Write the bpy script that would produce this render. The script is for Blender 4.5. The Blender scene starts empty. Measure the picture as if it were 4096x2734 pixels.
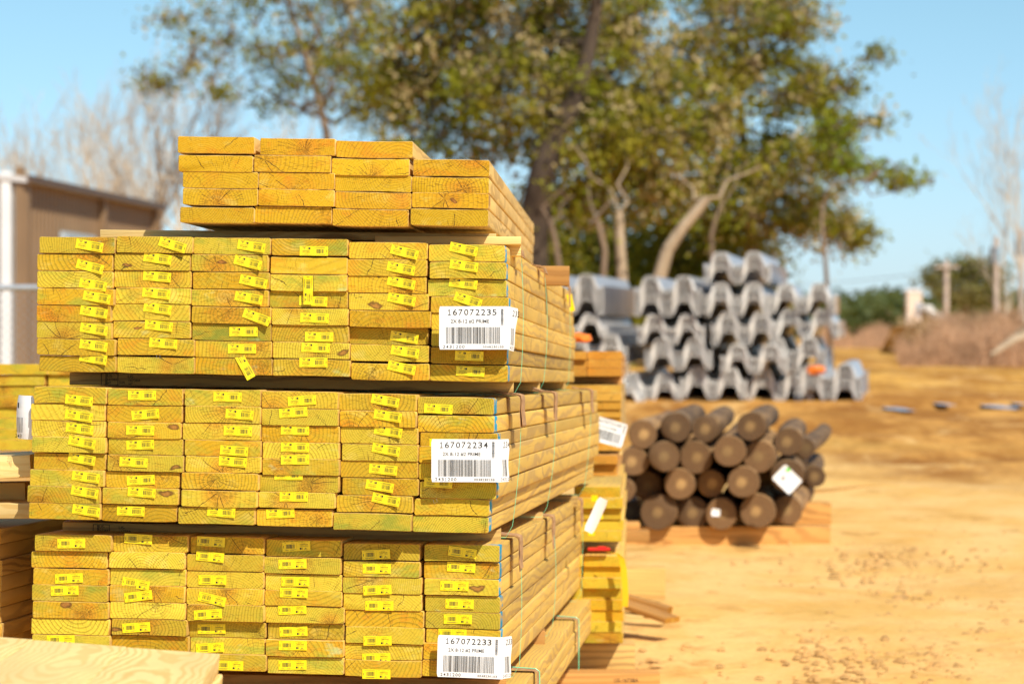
import bpy, bmesh, math, random
import numpy as np
from mathutils import Vector, Matrix
R=math.radians
rnd=random.Random(7)
S=bpy.context.scene
C=S.collection
# ---------------------------------------------------------------- camera
F=11378.0            # focal length in photo pixels (100 mm on 36 mm, 4096 wide)
CH=1.15              # eye height
TH=math.atan(37/F)   # slight downward pitch
cam=bpy.data.cameras.new("camera"); co=bpy.data.objects.new("camera",cam); C.objects.link(co)
co.location=(0,0,CH); co.rotation_euler=(R(90)-TH,0,0)
cam.lens=100; cam.sensor_width=36; cam.clip_start=0.1; cam.clip_end=3000
cam.dof.use_dof=True; cam.dof.focus_distance=6.8; cam.dof.aperture_fstop=4.8; cam.dof.aperture_blades=0
S.camera=co
# ---------------------------------------------------------------- sun and sky
SUN=Vector((0.34,-0.62,0.707)).normalized()
el=math.asin(SUN.z); az=math.atan2(SUN.x,SUN.y)
w=bpy.data.worlds.new("World"); S.world=w; w.use_nodes=True
nt=w.node_tree; bg=nt.nodes["Background"]
sky=nt.nodes.new("ShaderNodeTexSky"); sky.sky_type='NISHITA'; sky.sun_disc=False
sky.sun_elevation=el; sky.sun_rotation=az; sky.altitude=0; sky.air_density=1.0; sky.dust_density=0.3; sky.ozone_density=3.0
tc=nt.nodes.new("ShaderNodeTexCoord"); sx=nt.nodes.new("ShaderNodeSeparateXYZ"); mr=nt.nodes.new("ShaderNodeMapRange"); mx=nt.nodes.new("ShaderNodeMix"); mu=nt.nodes.new("ShaderNodeMix")
nt.links.new(tc.outputs['Generated'],sx.inputs[0]); nt.links.new(sx.outputs[2],mr.inputs[0]); mr.inputs[1].default_value=0.0; mr.inputs[2].default_value=0.11
mx.data_type='RGBA'; mu.data_type='RGBA'; mu.blend_type='MULTIPLY'; mu.inputs[0].default_value=1
nt.links.new(mr.outputs[0],mx.inputs[0]); mx.inputs[6].default_value=(.78,.99,1.42,1); mx.inputs[7].default_value=(.84,1.04,1.10,1)   # clear, slightly hazy winter air: bluer than the stock sky
nt.links.new(sky.outputs[0],mu.inputs[6]); nt.links.new(mx.outputs[2],mu.inputs[7]); nt.links.new(mu.outputs[2],bg.inputs['Color'])
bg.inputs['Strength'].default_value=0.088
sl=bpy.data.lights.new("sun","SUN"); so=bpy.data.objects.new("sun",sl); C.objects.link(so)
sl.energy=4.2; sl.angle=R(0.5); sl.color=(1.0,0.93,0.80)
so.rotation_euler=SUN.to_track_quat('Z','Y').to_euler(); so.location=(5,-8,12)
S.view_settings.view_transform='Standard'; S.view_settings.look='None'; S.view_settings.exposure=0.38; S.view_settings.gamma=1; S.view_settings.use_curve_mapping=False
S.cycles.use_denoising=True
S.cycles.max_bounces=6

# ---------------------------------------------------------------- placement helpers
RT=Vector((1,0,0)); FW=Vector((0,math.cos(TH),-math.sin(TH))); UP=Vector((0,math.sin(TH),math.cos(TH)))
def W(px,py,D): return Vector((0,0,CH))+RT*((px-2048)/F*D)+UP*(-(py-1367)/F*D)+FW*D
def vdir(vx,vy): return (RT*((vx-2048)/F)+UP*(-(vy-1367)/F)+FW).normalized()
def frame(d,s):
    """columns X (right, dropping s per unit), Y (depth), Z (up)"""
    x=(RT-UP*s); x=(x-d*x.dot(d)).normalized(); z=x.cross(d).normalized()
    return Matrix((x,d,z)).transposed()
def mat4(m3,loc):
    m=m3.to_4x4(); m.translation=loc; return m
# ---------------------------------------------------------------- object helpers
def link(o,parent=None):
    C.objects.link(o)
    if parent is not None: o.parent=parent
    return o
def obj(name,me,parent=None,m=None): 
    o=bpy.data.objects.new(name,me); link(o,parent)
    if m is not None: o.matrix_world=m
    return o
def empty(name,loc,parent=None):
    o=bpy.data.objects.new(name,None); o.empty_display_size=.1; link(o,parent); o.location=loc; return o
def tag(o,label=None,cat=None,group=None,kind=None):
    if label: o['label']=label
    if cat: o['category']=cat
    if group: o['group']=group
    if kind: o['kind']=kind
    elif cat and kind is None: o['kind']='thing'
    return o
class MB:
    def __init__(s): s.v=[]; s.f=[]; s.m=[]
    def add(s,vs,fs,mi=0):
        b=len(s.v); s.v+= [tuple(v) for v in vs]; s.f+=[tuple(i+b for i in f) for f in fs]; s.m+=[mi]*len(fs); return s
    def box(s,c,sz,mi=0,M=None,bev=0):
        x,y,z=[a/2 for a in sz]; c=Vector(c)
        if bev<=0:
            vs=[Vector((i*x,j*y,k*z)) for i in(-1,1) for j in(-1,1) for k in(-1,1)]
            fs=[(0,1,3,2),(4,6,7,5),(0,4,5,1),(2,3,7,6),(0,2,6,4),(1,5,7,3)]
        else:
            b=bev; vs=[];fs=[]
            # chamfered box : 24 verts
            idx={}
            for i in(-1,1):
                for j in(-1,1):
                    for k in(-1,1):
                        for a,p in enumerate(((i*x,j*(y-b),k*(z-b)),(i*(x-b),j*y,k*(z-b)),(i*(x-b),j*(y-b),k*z))):
                            idx[(i,j,k,a)]=len(vs); vs.append(Vector(p))
            g=idx
            for i in(-1,1): fs.append(tuple(g[(i,j,k,0)] for j,k in((-1,-1),(1,-1),(1,1),(-1,1))))
            for j in(-1,1): fs.append(tuple(g[(i,j,k,1)] for i,k in((-1,-1),(1,-1),(1,1),(-1,1))))
            for k in(-1,1): fs.append(tuple(g[(i,j,k,2)] for i,j in((-1,-1),(1,-1),(1,1),(-1,1))))
            for i in(-1,1):
                for j in(-1,1): fs.append((g[(i,j,-1,0)],g[(i,j,1,0)],g[(i,j,1,1)],g[(i,j,-1,1)]))
                for k in(-1,1): fs.append((g[(i,-1,k,0)],g[(i,1,k,0)],g[(i,1,k,2)],g[(i,-1,k,2)]))
            for j in(-1,1):
                for k in(-1,1): fs.append((g[(-1,j,k,1)],g[(1,j,k,1)],g[(1,j,k,2)],g[(-1,j,k,2)]))
            for i in(-1,1):
                for j in(-1,1):
                    for k in(-1,1): fs.append((g[(i,j,k,0)],g[(i,j,k,1)],g[(i,j,k,2)]))
        if M is not None: vs=[M@v for v in vs]
        return s.add([v+c for v in vs],fs,mi)
    def tube(s,pts,rad,n=8,mi=0,caps=True):
        pts=[Vector(p) for p in pts]
        if not hasattr(rad,'__len__'): rad=[rad]*len(pts)
        vs=[];fs=[]; u=None
        for i,p in enumerate(pts):
            t=(pts[min(i+1,len(pts)-1)]-pts[max(i-1,0)]); t=t.normalized() if t.length>1e-9 else Vector((0,0,1))
            if u is None: u=t.orthogonal().normalized()
            u=(u-t*u.dot(t)); u=u.normalized() if u.length>1e-6 else t.orthogonal().normalized()
            v=t.cross(u)
            for k in range(n):
                a=2*math.pi*k/n; vs.append(p+(u*math.cos(a)+v*math.sin(a))*rad[i])
        for i in range(len(pts)-1):
            for k in range(n):
                k2=(k+1)%n; fs.append((i*n+k,i*n+k2,(i+1)*n+k2,(i+1)*n+k))
        if caps: fs.append(tuple(range(n-1,-1,-1))); fs.append(tuple((len(pts)-1)*n+k for k in range(n)))
        return s.add(vs,fs,mi)
    def mesh(s,name,mats,smooth=False,ang=None):
        me=bpy.data.meshes.new(name); me.from_pydata(s.v,[],s.f)
        for m in mats: me.materials.append(m)
        me.polygons.foreach_set('material_index',s.m)
        if smooth or ang:
            me.polygons.foreach_set('use_smooth',[True]*len(me.polygons))
            if ang: me.set_sharp_from_angle(angle=ang)
        me.update(); bm=bmesh.new(); bm.from_mesh(me); bmesh.ops.recalc_face_normals(bm,faces=bm.faces); bm.to_mesh(me); bm.free()
        return me
def npmesh(name,V,Q,mats,mi=None,smooth=False):
    """fast mesh from arrays V(n,3), Q(m,4)"""
    me=bpy.data.meshes.new(name); V=np.asarray(V,np.float32); Q=np.asarray(Q,np.int32)
    me.vertices.add(len(V)); me.vertices.foreach_set('co',V.ravel())
    me.loops.add(Q.size); me.loops.foreach_set('vertex_index',Q.ravel())
    me.polygons.add(len(Q)); me.polygons.foreach_set('loop_start',np.arange(len(Q),dtype=np.int32)*Q.shape[1])
    for m in mats: me.materials.append(m)
    if mi is not None: me.polygons.foreach_set('material_index',np.asarray(mi,np.int32))
    if smooth: me.polygons.foreach_set('use_smooth',[True]*len(Q))
    me.update(calc_edges=True); return me
def setattr_pt(me,name,vec):
    a=me.attributes.new(name,'FLOAT_VECTOR','POINT'); a.data.foreach_set('vector',list(vec)*len(me.vertices))
# ---------------------------------------------------------------- node helpers
class NT:
    def __init__(s,name):
        s.mat=bpy.data.materials.new(name); s.mat.use_nodes=True; s.t=s.mat.node_tree; s.b=s.t.nodes['Principled BSDF']; s.out=s.t.nodes['Material Output']
    def n(s,typ,**k):
        n=s.t.nodes.new(typ)
        for a,v in k.items(): setattr(n,a,v)
        return n
    def L(s,a,b): s.t.links.new(a,b)
    def val(s,inp,v):
        if isinstance(v,(int,float)): inp.default_value=v
        elif isinstance(v,(tuple,list)): inp.default_value=(*v,1) if (len(v)==3 and len(inp.default_value)==4) else v
        else: s.L(v,inp)
    def math(s,op,a,b=0.0,c=None,clamp=False):
        n=s.n('ShaderNodeMath',operation=op,use_clamp=clamp); s.val(n.inputs[0],a); s.val(n.inputs[1],b)
        if c is not None: s.val(n.inputs[2],c)
        return n.outputs[0]
    def vmath(s,op,a,b=(0,0,0),scale=None):
        n=s.n('ShaderNodeVectorMath',operation=op); s.val(n.inputs[0],a); s.val(n.inputs[1],b)
        if scale is not None: s.val(n.inputs['Scale'],scale)
        return n.outputs['Value'] if op in('LENGTH','DOT_PRODUCT','DISTANCE') else n.outputs[0]
    def mix(s,f,a,b,blend='MIX'):
        n=s.n('ShaderNodeMix',data_type='RGBA',blend_type=blend); s.val(n.inputs[0],f); s.val(n.inputs[6],a); s.val(n.inputs[7],b); return n.outputs[2]
    def ss(s,v,a,b,lo=0.0,hi=1.0):
        n=s.n('ShaderNodeMapRange',interpolation_type='SMOOTHSTEP'); s.val(n.inputs[0],v); n.inputs[1].default_value=a; n.inputs[2].default_value=b; n.inputs[3].default_value=lo; n.inputs[4].default_value=hi; return n.outputs[0]
    def noise(s,vec,scale,detail=3,rough=.55,out=0,dist=0.0):
        n=s.n('ShaderNodeTexNoise'); s.val(n.inputs['Vector'],vec); n.inputs['Scale'].default_value=scale; n.inputs['Detail'].default_value=detail; n.inputs['Roughness'].default_value=rough; n.inputs['Distortion'].default_value=dist; return n.outputs[out]
    def xyz(s,x,y,z):
        n=s.n('ShaderNodeCombineXYZ'); s.val(n.inputs[0],x); s.val(n.inputs[1],y); s.val(n.inputs[2],z); return n.outputs[0]
    def sep(s,v):
        n=s.n('ShaderNodeSeparateXYZ'); s.val(n.inputs[0],v); return n.outputs
    def attr(s,name,out=1):
        n=s.n('ShaderNodeAttribute',attribute_name=name); return n.outputs[out]
    def coord(s,which='Object'): return s.n('ShaderNodeTexCoord').outputs[which]
    def base(s,c): s.val(s.b.inputs['Base Color'],c)
    def rough(s,r): s.val(s.b.inputs['Roughness'],r)
    def bump(s,h,strength=.3,dist=.001):
        n=s.n('ShaderNodeBump'); n.inputs['Strength'].default_value=strength; n.inputs['Distance'].default_value=dist; s.L(h,n.inputs['Height']); s.L(n.outputs[0],s.b.inputs['Normal'])
def plain(name,col,rough=.6,var=.12,scale=8,metal=0,bump=0):
    m=NT(name); p=m.coord(); f=m.noise(p,scale,4)
    c=m.mix(m.ss(f,.3,.7),tuple(x*(1-var) for x in col),tuple(min(1,x*(1+var)) for x in col)); m.base(c); m.rough(rough); m.b.inputs['Metallic'].default_value=metal
    if bump: m.bump(f,bump,.01)
    return m.mat
# ---------------------------------------------------------------- wood
def wood(name,endA,endB,endDark,sideA,sideB,crack=1.0,green=.5,fig=(.42,(8,1.3,12),11.0)):
    """solid pine: growth rings run round a pith that wanders along the board, so ends show arcs and faces show figure"""
    m=NT(name); P=m.coord(); pith=m.attr('pith'); tint=m.attr('tint')
    x,y,z=m.sep(P)[0:3]
    px,sp,pz=m.sep(pith)[0:3]; t0,t1,t2=m.sep(tint)[0:3]
    Ps=m.vmath('ADD',P,m.vmath('SCALE',pith,(0,0,0),scale=37.0))
    lo=m.noise(m.vmath('MULTIPLY',Ps,(3,1.1,3)),1.0,2,.5,1)
    lo=m.vmath('SUBTRACT',lo,(.5,.5,.5))
    hi=m.vmath('SUBTRACT',m.noise(m.vmath('MULTIPLY',Ps,(22,7,22)),1.0,3,.5,1),(.5,.5,.5))
    q=m.vmath('SUBTRACT',P,m.xyz(px,0,pz))
    q=m.vmath('ADD',q,m.vmath('MULTIPLY',lo,(.10,0,.10)))
    q=m.vmath('ADD',q,m.vmath('MULTIPLY',hi,(.012,0,.012)))
    q=m.vmath('MULTIPLY',q,(1,0,1))
    r=m.vmath('LENGTH',q)
    ph=m.math('MULTIPLY',r,sp)                     # rings per metre * 2pi
    s=m.math('SINE',m.math('ADD',ph,m.math('MULTIPLY',m.noise(r,30,1),2.0)))
    late=m.ss(s,.1,.95)
    # end grain
    nrm=m.coord('Normal'); ny=m.math('ABSOLUTE',m.sep(nrm)[1]); isend=m.ss(ny,.6,.85)
    blot=m.noise(m.vmath('MULTIPLY',Ps,(14,14,30)),1.0,3,.6)
    ec=m.mix(t0,endA,endB)
    ec=m.mix(m.math('MULTIPLY',m.ss(blot,.45,.68),m.math('MULTIPLY',t2,green)),ec,(.30,.33,.030))
    heart=m.math('MULTIPLY',m.ss(r,.055,.012),m.ss(m.noise(Ps,9,2),.35,.6))
    ec=m.mix(m.math('MULTIPLY',heart,.65),ec,(.58,.20,.010))
    ob=m.noise(m.vmath('MULTIPLY',Ps,(11,5,19)),1.0,4,.65); ec=m.mix(m.math('MULTIPLY',m.ss(ob,.52,.68),m.math('ADD',.15,m.math('MULTIPLY',t0,.6))),ec,(.60,.20,.006)); ec=m.mix(m.math('MULTIPLY',m.ss(ob,.44,.30),.45),ec,(.72,.55,.12))
    fine=m.noise(m.vmath('MULTIPLY',Ps,(150,10,420)),1.0,2)
    ec=m.mix(m.math('MULTIPLY',late,m.math('ADD',.25,m.math('MULTIPLY',m.math('FRACT',m.math('MULTIPLY',t1,7.3)),.40))),ec,endDark)
    ec=m.mix(m.ss(fine,.35,.75,0,.30),ec,m.mix(.5,ec,(.90,.66,.10)))
    blue=m.math('MULTIPLY',m.ss(m.noise(m.vmath('MULTIPLY',Ps,(9,3,18)),1.0,3,.7),.62,.72),m.math('MULTIPLY',t2,.5))
    ec=m.mix(blue,ec,(.52,.62,.30))
    kn=m.attr('knot'); kx,kz,kr=m.sep(kn)[0:3]
    kd=m.math('DIVIDE',m.vmath('LENGTH',m.vmath('MULTIPLY',m.vmath('SUBTRACT',m.vmath('ADD',P,m.vmath('SCALE',hi,(0,0,0),scale=.035)),m.xyz(kx,0,kz)),(.75,0,1.9))),m.math('MAXIMUM',kr,.0001))
    ec=m.mix(m.ss(kd,1.15,.8,0,.85),ec,m.mix(m.ss(m.math('ADD',kd,m.math('MULTIPLY',m.noise(Ps,90,3),.9)),.75,1.25),(.34,.13,.03),(.11,.035,.012)))
    # checks (drying cracks) along rays and rings
    sx=m.sep(q); ang=m.math('ARCTAN2',sx[2],sx[0])
    def checks(K,B,keep,wdt,seed):
        bnd=m.math('FLOOR',m.math('MULTIPLY',r,B))
        wn=m.n('ShaderNodeTexWhiteNoise',noise_dimensions='2D'); m.L(m.xyz(bnd,m.math('ADD',px,seed),0),wn.inputs['Vector'])
        aa=m.math('ADD',m.math('ADD',m.math('MULTIPLY',ang,K),m.math('MULTIPLY',wn.outputs[0],1.0)),m.math('MULTIPLY',m.noise(m.vmath('MULTIPLY',Ps,(60,1,60)),1.0,2),.35))
        ce=m.math('FLOOR',aa); fr=m.math('ABSOLUTE',m.math('SUBTRACT',m.math('FRACT',aa),.5))
        wn2=m.n('ShaderNodeTexWhiteNoise',noise_dimensions='3D'); m.L(m.xyz(ce,bnd,m.math('ADD',pz,seed)),wn2.inputs['Vector'])
        dist=m.math('DIVIDE',m.math('MULTIPLY',fr,r),K)   # metres from the ray
        rb=m.math('ABSOLUTE',m.math('SUBTRACT',m.math('FRACT',m.math('MULTIPLY',r,B)),.5))
        return m.math('MULTIPLY',m.math('MULTIPLY',m.ss(dist,wdt,wdt*.4),m.ss(wn2.outputs[0],keep,keep+.02)),m.ss(rb,.5,.38))
    area=m.ss(m.noise(m.vmath('MULTIPLY',Ps,(16,5,22)),1.0,2),.36,.60)
    cr=m.math('MULTIPLY',m.math('MAXIMUM',checks(16,95,.62,.00050,1.3),checks(7,45,.70,.00060,4.7)),m.math('ADD',.25,m.math('MULTIPLY',area,.75)))
    cr=m.math('MULTIPLY',cr,crack*.85)
    ec=m.mix(m.math('MULTIPLY',cr,.8),ec,(.14,.07,.008))
    # one or two big splits
    c2=checks(2.2,16,.84,.0009,9.1); ec=m.mix(m.math('MULTIPLY',c2,crack*.9),ec,(.05,.022,.006))
    # faces and edges
    sc=m.mix(m.ss(m.noise(m.vmath('MULTIPLY',Ps,(6,1.2,6)),1.0,3),.35,.7),sideA,tuple(a*.82 for a in sideA))
    s2=m.math('SINE',m.math('ADD',m.math('MULTIPLY',ph,fig[0]),m.math('MULTIPLY',m.noise(m.vmath('MULTIPLY',Ps,fig[1]),1.0,2,.5),m.math('MULTIPLY',fig[2],m.math('ADD',.35,m.math('MULTIPLY',t0,.9))))))
    sc=m.mix(m.math('MULTIPLY',m.ss(s2,-.2,.9),m.ss(m.noise(m.vmath('MULTIPLY',Ps,(2,.9,2)),1.0,2),.3,.7,.35,.95)),sc,sideB)
    knot=m.n('ShaderNodeTexVoronoi',feature='F1'); knot.inputs['Scale'].default_value=1.0; m.L(m.vmath('MULTIPLY',Ps,(5,1.3,5)),knot.inputs['Vector'])
    sc=m.mix(m.ss(knot.outputs['Distance'],.10,.05,0,.7),sc,(.25,.11,.03))
    # blue marker drawn down the corner of the strapped bundle
    bm_=m.attr('mark',2)
    bl=m.math('MULTIPLY',m.math('MULTIPLY',m.ss(y,.006,.014),m.ss(y,.085,.06)),m.math('MULTIPLY',m.math('MINIMUM',bm_,1.0),m.ss(m.noise(m.vmath('MULTIPLY',Ps,(60,18,60)),1.0,3),.36,.52)))
    bl=m.math('MULTIPLY',bl,m.ss(x,.05,.08))
    sc=m.mix(bl,sc,(.03,.30,.48))
    seam=m.math('ABSOLUTE',m.math('SUBTRACT',m.math('FRACT',m.math('ADD',m.math('MULTIPLY',y,1.35),m.math('MULTIPLY',pz,61.0))),.5))
    sc=m.mix(m.math('MULTIPLY',m.math('MULTIPLY',m.ss(seam,.007,.003),m.math('GREATER_THAN',bm_,1.5)),.8),sc,(.12,.06,.02))
    col=m.mix(isend,sc,ec)
    hsv=m.n('ShaderNodeHueSaturation'); m.L(col,hsv.inputs['Color']); m.L(m.math('ADD',.70,m.math('MULTIPLY',t1,.55)),hsv.inputs['Value'])
    m.base(hsv.outputs[0]); m.rough(.72); m.b.inputs['Specular IOR Level'].default_value=.25
    h=m.math('SUBTRACT',m.math('ADD',m.math('MULTIPLY',fine,.5),m.math('MULTIPLY',s,.15)),m.math('MULTIPLY',cr,1.2)); m.bump(h,.55,.0012)
    return m.mat
M_wood=wood('treated_pine',(.57,.44,.032),(.57,.31,.004),(.24,.165,.006),(.78,.50,.11),(.52,.325,.105),1.0,1.0)
M_top=wood('fresh_pine',(.585,.36,.006),(.56,.295,.004),(.29,.155,.004),(.84,.56,.19),(.54,.34,.11),1.1,.15)
M_pale=wood('pale_pine',(.70,.45,.10),(.68,.40,.07),(.4,.2,.03),(.88,.64,.26),(.66,.42,.13),.6,.2,fig=(1.15,(4,.5,4),5.0))
M_dark=wood('weathered_pine',(.62,.33,.05),(.55,.26,.02),(.3,.14,.02),(.66,.43,.14),(.38,.23,.08),.8,.2)
M_orange=wood('orange_pine',(.55,.24,.03),(.50,.20,.02),(.3,.12,.015),(.62,.32,.09),(.40,.19,.05),.8,.0)
M_yellow=plain('yellow_tag_paper',(.93,.73,.006),.35,.03,30)
M_black=plain('black_ink',(.02,.018,.016),.5,.05)
M_greyink=plain('faint_grey_ink',(.30,.25,.03),.5,.05)
M_white=plain('white_tag_paper',(.86,.86,.86),.4,.03,20)
M_green=plain('green_strap_plastic',(.16,.72,.42),.35,.05)
M_card=plain('brown_cardboard',(.46,.26,.12),.9,.25,60,bump=.2)
M_ylw=plain('yellow_webbing',(.95,.50,.01),.5,.1)
M_red=plain('red_plastic',(.60,.01,.008),.4,.1)
M_stampink=plain('dark_stamp_ink',(.035,.022,.012),.8,.1)

# ---------------------------------------------------------------- boards
def board_mesh(wd,th,L,mat,pith=None,tint=None,mark=0,r=.0032,cup=None,seed=0,bow=None,wane=0,knot=(0,0,0)):
    g=random.Random(seed)
    if pith is None: pith=(g.uniform(-.07,.07),2*math.pi/g.uniform(.0045,.0095),g.choice((-1,1))*g.uniform(.0,.085))
    if tint is None: tint=(g.random(),g.random(),g.random())
    if cup is None: cup=g.uniform(-.0016,.0016)
    if bow is None: bow=(g.uniform(-.004,.004),g.uniform(-.004,.004))
    a=wd/2;b=th/2
    pr=[]
    def arc(cx,cz,a0):
        for k in range(4):
            t=a0+math.pi/2*k/3; pr.append((cx+r*math.cos(t),cz+r*math.sin(t)))
    N=7
    arc(a-r,b-r,0)
    for k in range(1,N): pr.append((a-r-(2*a-2*r)*k/N,b))
    arc(-a+r,b-r,math.pi/2)
    pr.append((-a,0)); arc(-a+r,-b+r,math.pi)
    for k in range(1,N): pr.append((-a+r+(2*a-2*r)*k/N,-b))
    arc(a-r,-b+r,1.5*math.pi); pr.append((a,0))
    ys=[0,.0012,L*.12,L*.25,L*.4,L*.55,L*.7,L*.85,L]
    V=[];Fc=[];n=len(pr)
    for i,yy in enumerate(ys):
        u=yy/L; sh=.0008 if i==0 else 0
        for (px,pz) in pr:
            zz=pz+cup*(1-(px/a)**2)
            j=g.uniform(-1,1)*(.00045 if i<2 else .0002)
            V.append((px*(1-sh/a)+bow[0]*math.sin(math.pi*u)+j,yy,zz*(1-sh/b)+j+bow[1]*0))
    for i in range(len(ys)-1):
        for k in range(n):
            k2=(k+1)%n; Fc.append((i*n+k,(i+1)*n+k,(i+1)*n+k2,i*n+k2))
    Fc.append(tuple(range(n))); Fc.append(tuple((len(ys)-1)*n+k for k in range(n-1,-1,-1)))
    me=bpy.data.meshes.new('board'); me.from_pydata(V,[],Fc); me.materials.append(mat)
    me.polygons.foreach_set('use_smooth',[True]*len(me.polygons)); me.set_sharp_from_angle(angle=R(38)); me.update()
    setattr_pt(me,'pith',pith); setattr_pt(me,'tint',tint); setattr_pt(me,'knot',knot)
    at=me.attributes.new('mark','FLOAT','POINT'); at.data.foreach_set('value',[float(mark)]*len(me.vertices))
    return me
# ---------------------------------------------------------------- printed text helper
_glyph={}
def glyphs(txt):
    if txt not in _glyph:
        cu=bpy.data.curves.new('txt','FONT'); cu.body=txt; cu.size=1; cu.offset=.006; cu.resolution_u=3
        o=bpy.data.objects.new('txt',cu); C.objects.link(o); bpy.context.view_layer.update()
        me=bpy.data.meshes.new_from_object(o); v=[tuple(p.co) for p in me.vertices]; f=[tuple(p.vertices) for p in me.polygons]
        bpy.data.objects.remove(o); bpy.data.curves.remove(cu); bpy.data.meshes.remove(me)
        xs=[p[0] for p in v]; ys=[p[1] for p in v]
        _glyph[txt]=([(p[0]-min(xs),p[1]-min(ys)) for p in v],f,max(xs)-min(xs),max(ys)-min(ys))
    return _glyph[txt]
def put_text(mb,txt,x0,z0,x1,z1,y,mi,xf=lambda x,y,z:(x,y,z),mono=False):
    """fit txt into the box x0..x1, z0..z1 of a sheet facing -Y"""
    if mono:
        n=len(txt); cw=(x1-x0)/(n-.22); hh=z1-z0; sw=hh*.105
        for i,ch in enumerate(txt):
            if ch=='1':
                xc=x0+(i+.37)*cw; rect(mb,xc-sw/2,z0,xc+sw/2,z1,y,mi,xf); rect(mb,xc-cw*.27,z0,xc+cw*.27,z0+sw,y,mi,xf)
                mb.add([xf(xc-cw*.26,y,z1-hh*.25),xf(xc-cw*.20,y,z1-hh*.33),xf(xc+sw/2,y,z1-hh*.06),xf(xc,y,z1)],[(0,1,2,3)],mi); continue
            v,f,w_,h_=glyphs(ch); gw=cw*.74 if ch!='1' else cw*.42; off=0 if ch!='1' else cw*.17
            mb.add([xf(x0+i*cw+off+p[0]/w_*gw,y,z0+p[1]/h_*(z1-z0)) for p in v],f,mi)
    else:
        v,f,w_,h_=glyphs(txt); mb.add([xf(x0+p[0]/w_*(x1-x0),y,z0+p[1]/h_*(z1-z0)) for p in v],f,mi)
def rect(mb,x0,z0,x1,z1,y,mi,xf=lambda x,y,z:(x,y,z),n=1):
    for k in range(n):
        a=z0+(z1-z0)*k/n; b=z0+(z1-z0)*(k+1)/n
        mb.add([xf(x0,y,a),xf(x1,y,a),xf(x1,y,b),xf(x0,y,b)],[(0,1,2,3)],mi)
def grid_sheet(mb,x0,z0,x1,z1,nx,nz,y,mi,xf,th=.0003,corner=0):
    vs=[];fs=[]
    for s_ in(0,1):
        for j in range(nz+1):
            for i in range(nx+1):
                x=x0+(x1-x0)*i/nx; z=z0+(z1-z0)*j/nz
                if corner:
                    ex=corner if i in(0,) else 0
                    if i==0 and j in(0,nz): x+=corner; 
                    if i==nx and j in(0,nz): x-=corner
                vs.append(xf(x,y+s_*th,z))
    N=(nx+1)*(nz+1)
    for j in range(nz):
        for i in range(nx):
            a=j*(nx+1)+i; fs.append((a,a+1,a+nx+2,a+nx+1)); fs.append((N+a,N+a+nx+1,N+a+nx+2,N+a+1))
    ring=[i for i in range(nx+1)]+[j*(nx+1)+nx for j in range(1,nz+1)]+[nz*(nx+1)+i for i in range(nx-1,-1,-1)]+[j*(nx+1) for j in range(nz-1,0,-1)]
    for k in range(len(ring)):
        a=ring[k];b=ring[(k+1)%len(ring)]; fs.append((a,b,N+b,N+a))
    mb.add(vs,fs,mi)
TW,TH_=.068,.0225
def tag_mesh(flip,lift,seed):
    g=random.Random(seed); mb=MB()
    def xf(x,y,z):
        u=(x+TW/2)/TW; return (x,y-.0012-lift*u*u-.0006*math.sin(u*9+seed),z)
    fl=(lambda x,y,z: xf(-x,y,-z)) if flip else xf
    grid_sheet(mb,-TW/2,-TH_/2,TW/2,TH_/2,8,2,0,0,xf)
    y=-.00025
    # barcode, small print, wood-treater word mark, tick box and tree triangle
    x=-TW*.36
    while x<-TW*.07:
        bw=g.choice((.0006,.0009,.0014)); rect(mb,x,-.0045,x+bw,.0055,y,1,fl); x+=bw+g.choice((.0006,.0008,.0013))
    for zz,a,b_ in((.0085,-.42,-.06),(-.0072,-.40,-.02),(-.0088,-.38,-.08)):
        rect(mb,TW*a,zz-.0004,TW*b_,zz+.0004,y,2,fl)
    rect(mb,-TW*.46,-.003,-TW*.445,.003,y,1,fl)
    rect(mb,TW*.005,-.0095,TW*.009,.0095,y,2,fl)
    put_text(mb,"YellaWood",TW*.12,.0022,TW*.40,.0055,y,1,fl)
    for k in range(5): rect(mb,TW*(.19+.03*k),.0072,TW*(.205+.03*k),.0082,y,1,fl)
    for zz,a,b_ in((.0003,.12,.42),(-.0012,.14,.40),(.0094,.06,.44)): rect(mb,TW*a,zz-.00028,TW*b_,zz+.00028,y,2,fl)
    rect(mb,TW*.12,-.0082,TW*.175,-.0036,y,1,fl); rect(mb,TW*.185,-.0082,TW*.215,-.0036,y,2,fl)
    mb.add([fl(TW*.28,y,-.0074),fl(TW*.38,y,-.0074),fl(TW*.33,y,-.0040)],[(0,1,2)],2)
    for zz in(-.0088,-.0096): rect(mb,TW*.26,zz-.0002,TW*.42,zz+.0002,y,2,fl)
    return mb.mesh('end_tag',[M_yellow,M_black,M_greyink])
TAGM={(f,k):tag_mesh(f,(.0015,.004,.008)[k],k+3*f) for f in(0,1) for k in(0,1,2)}

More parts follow.
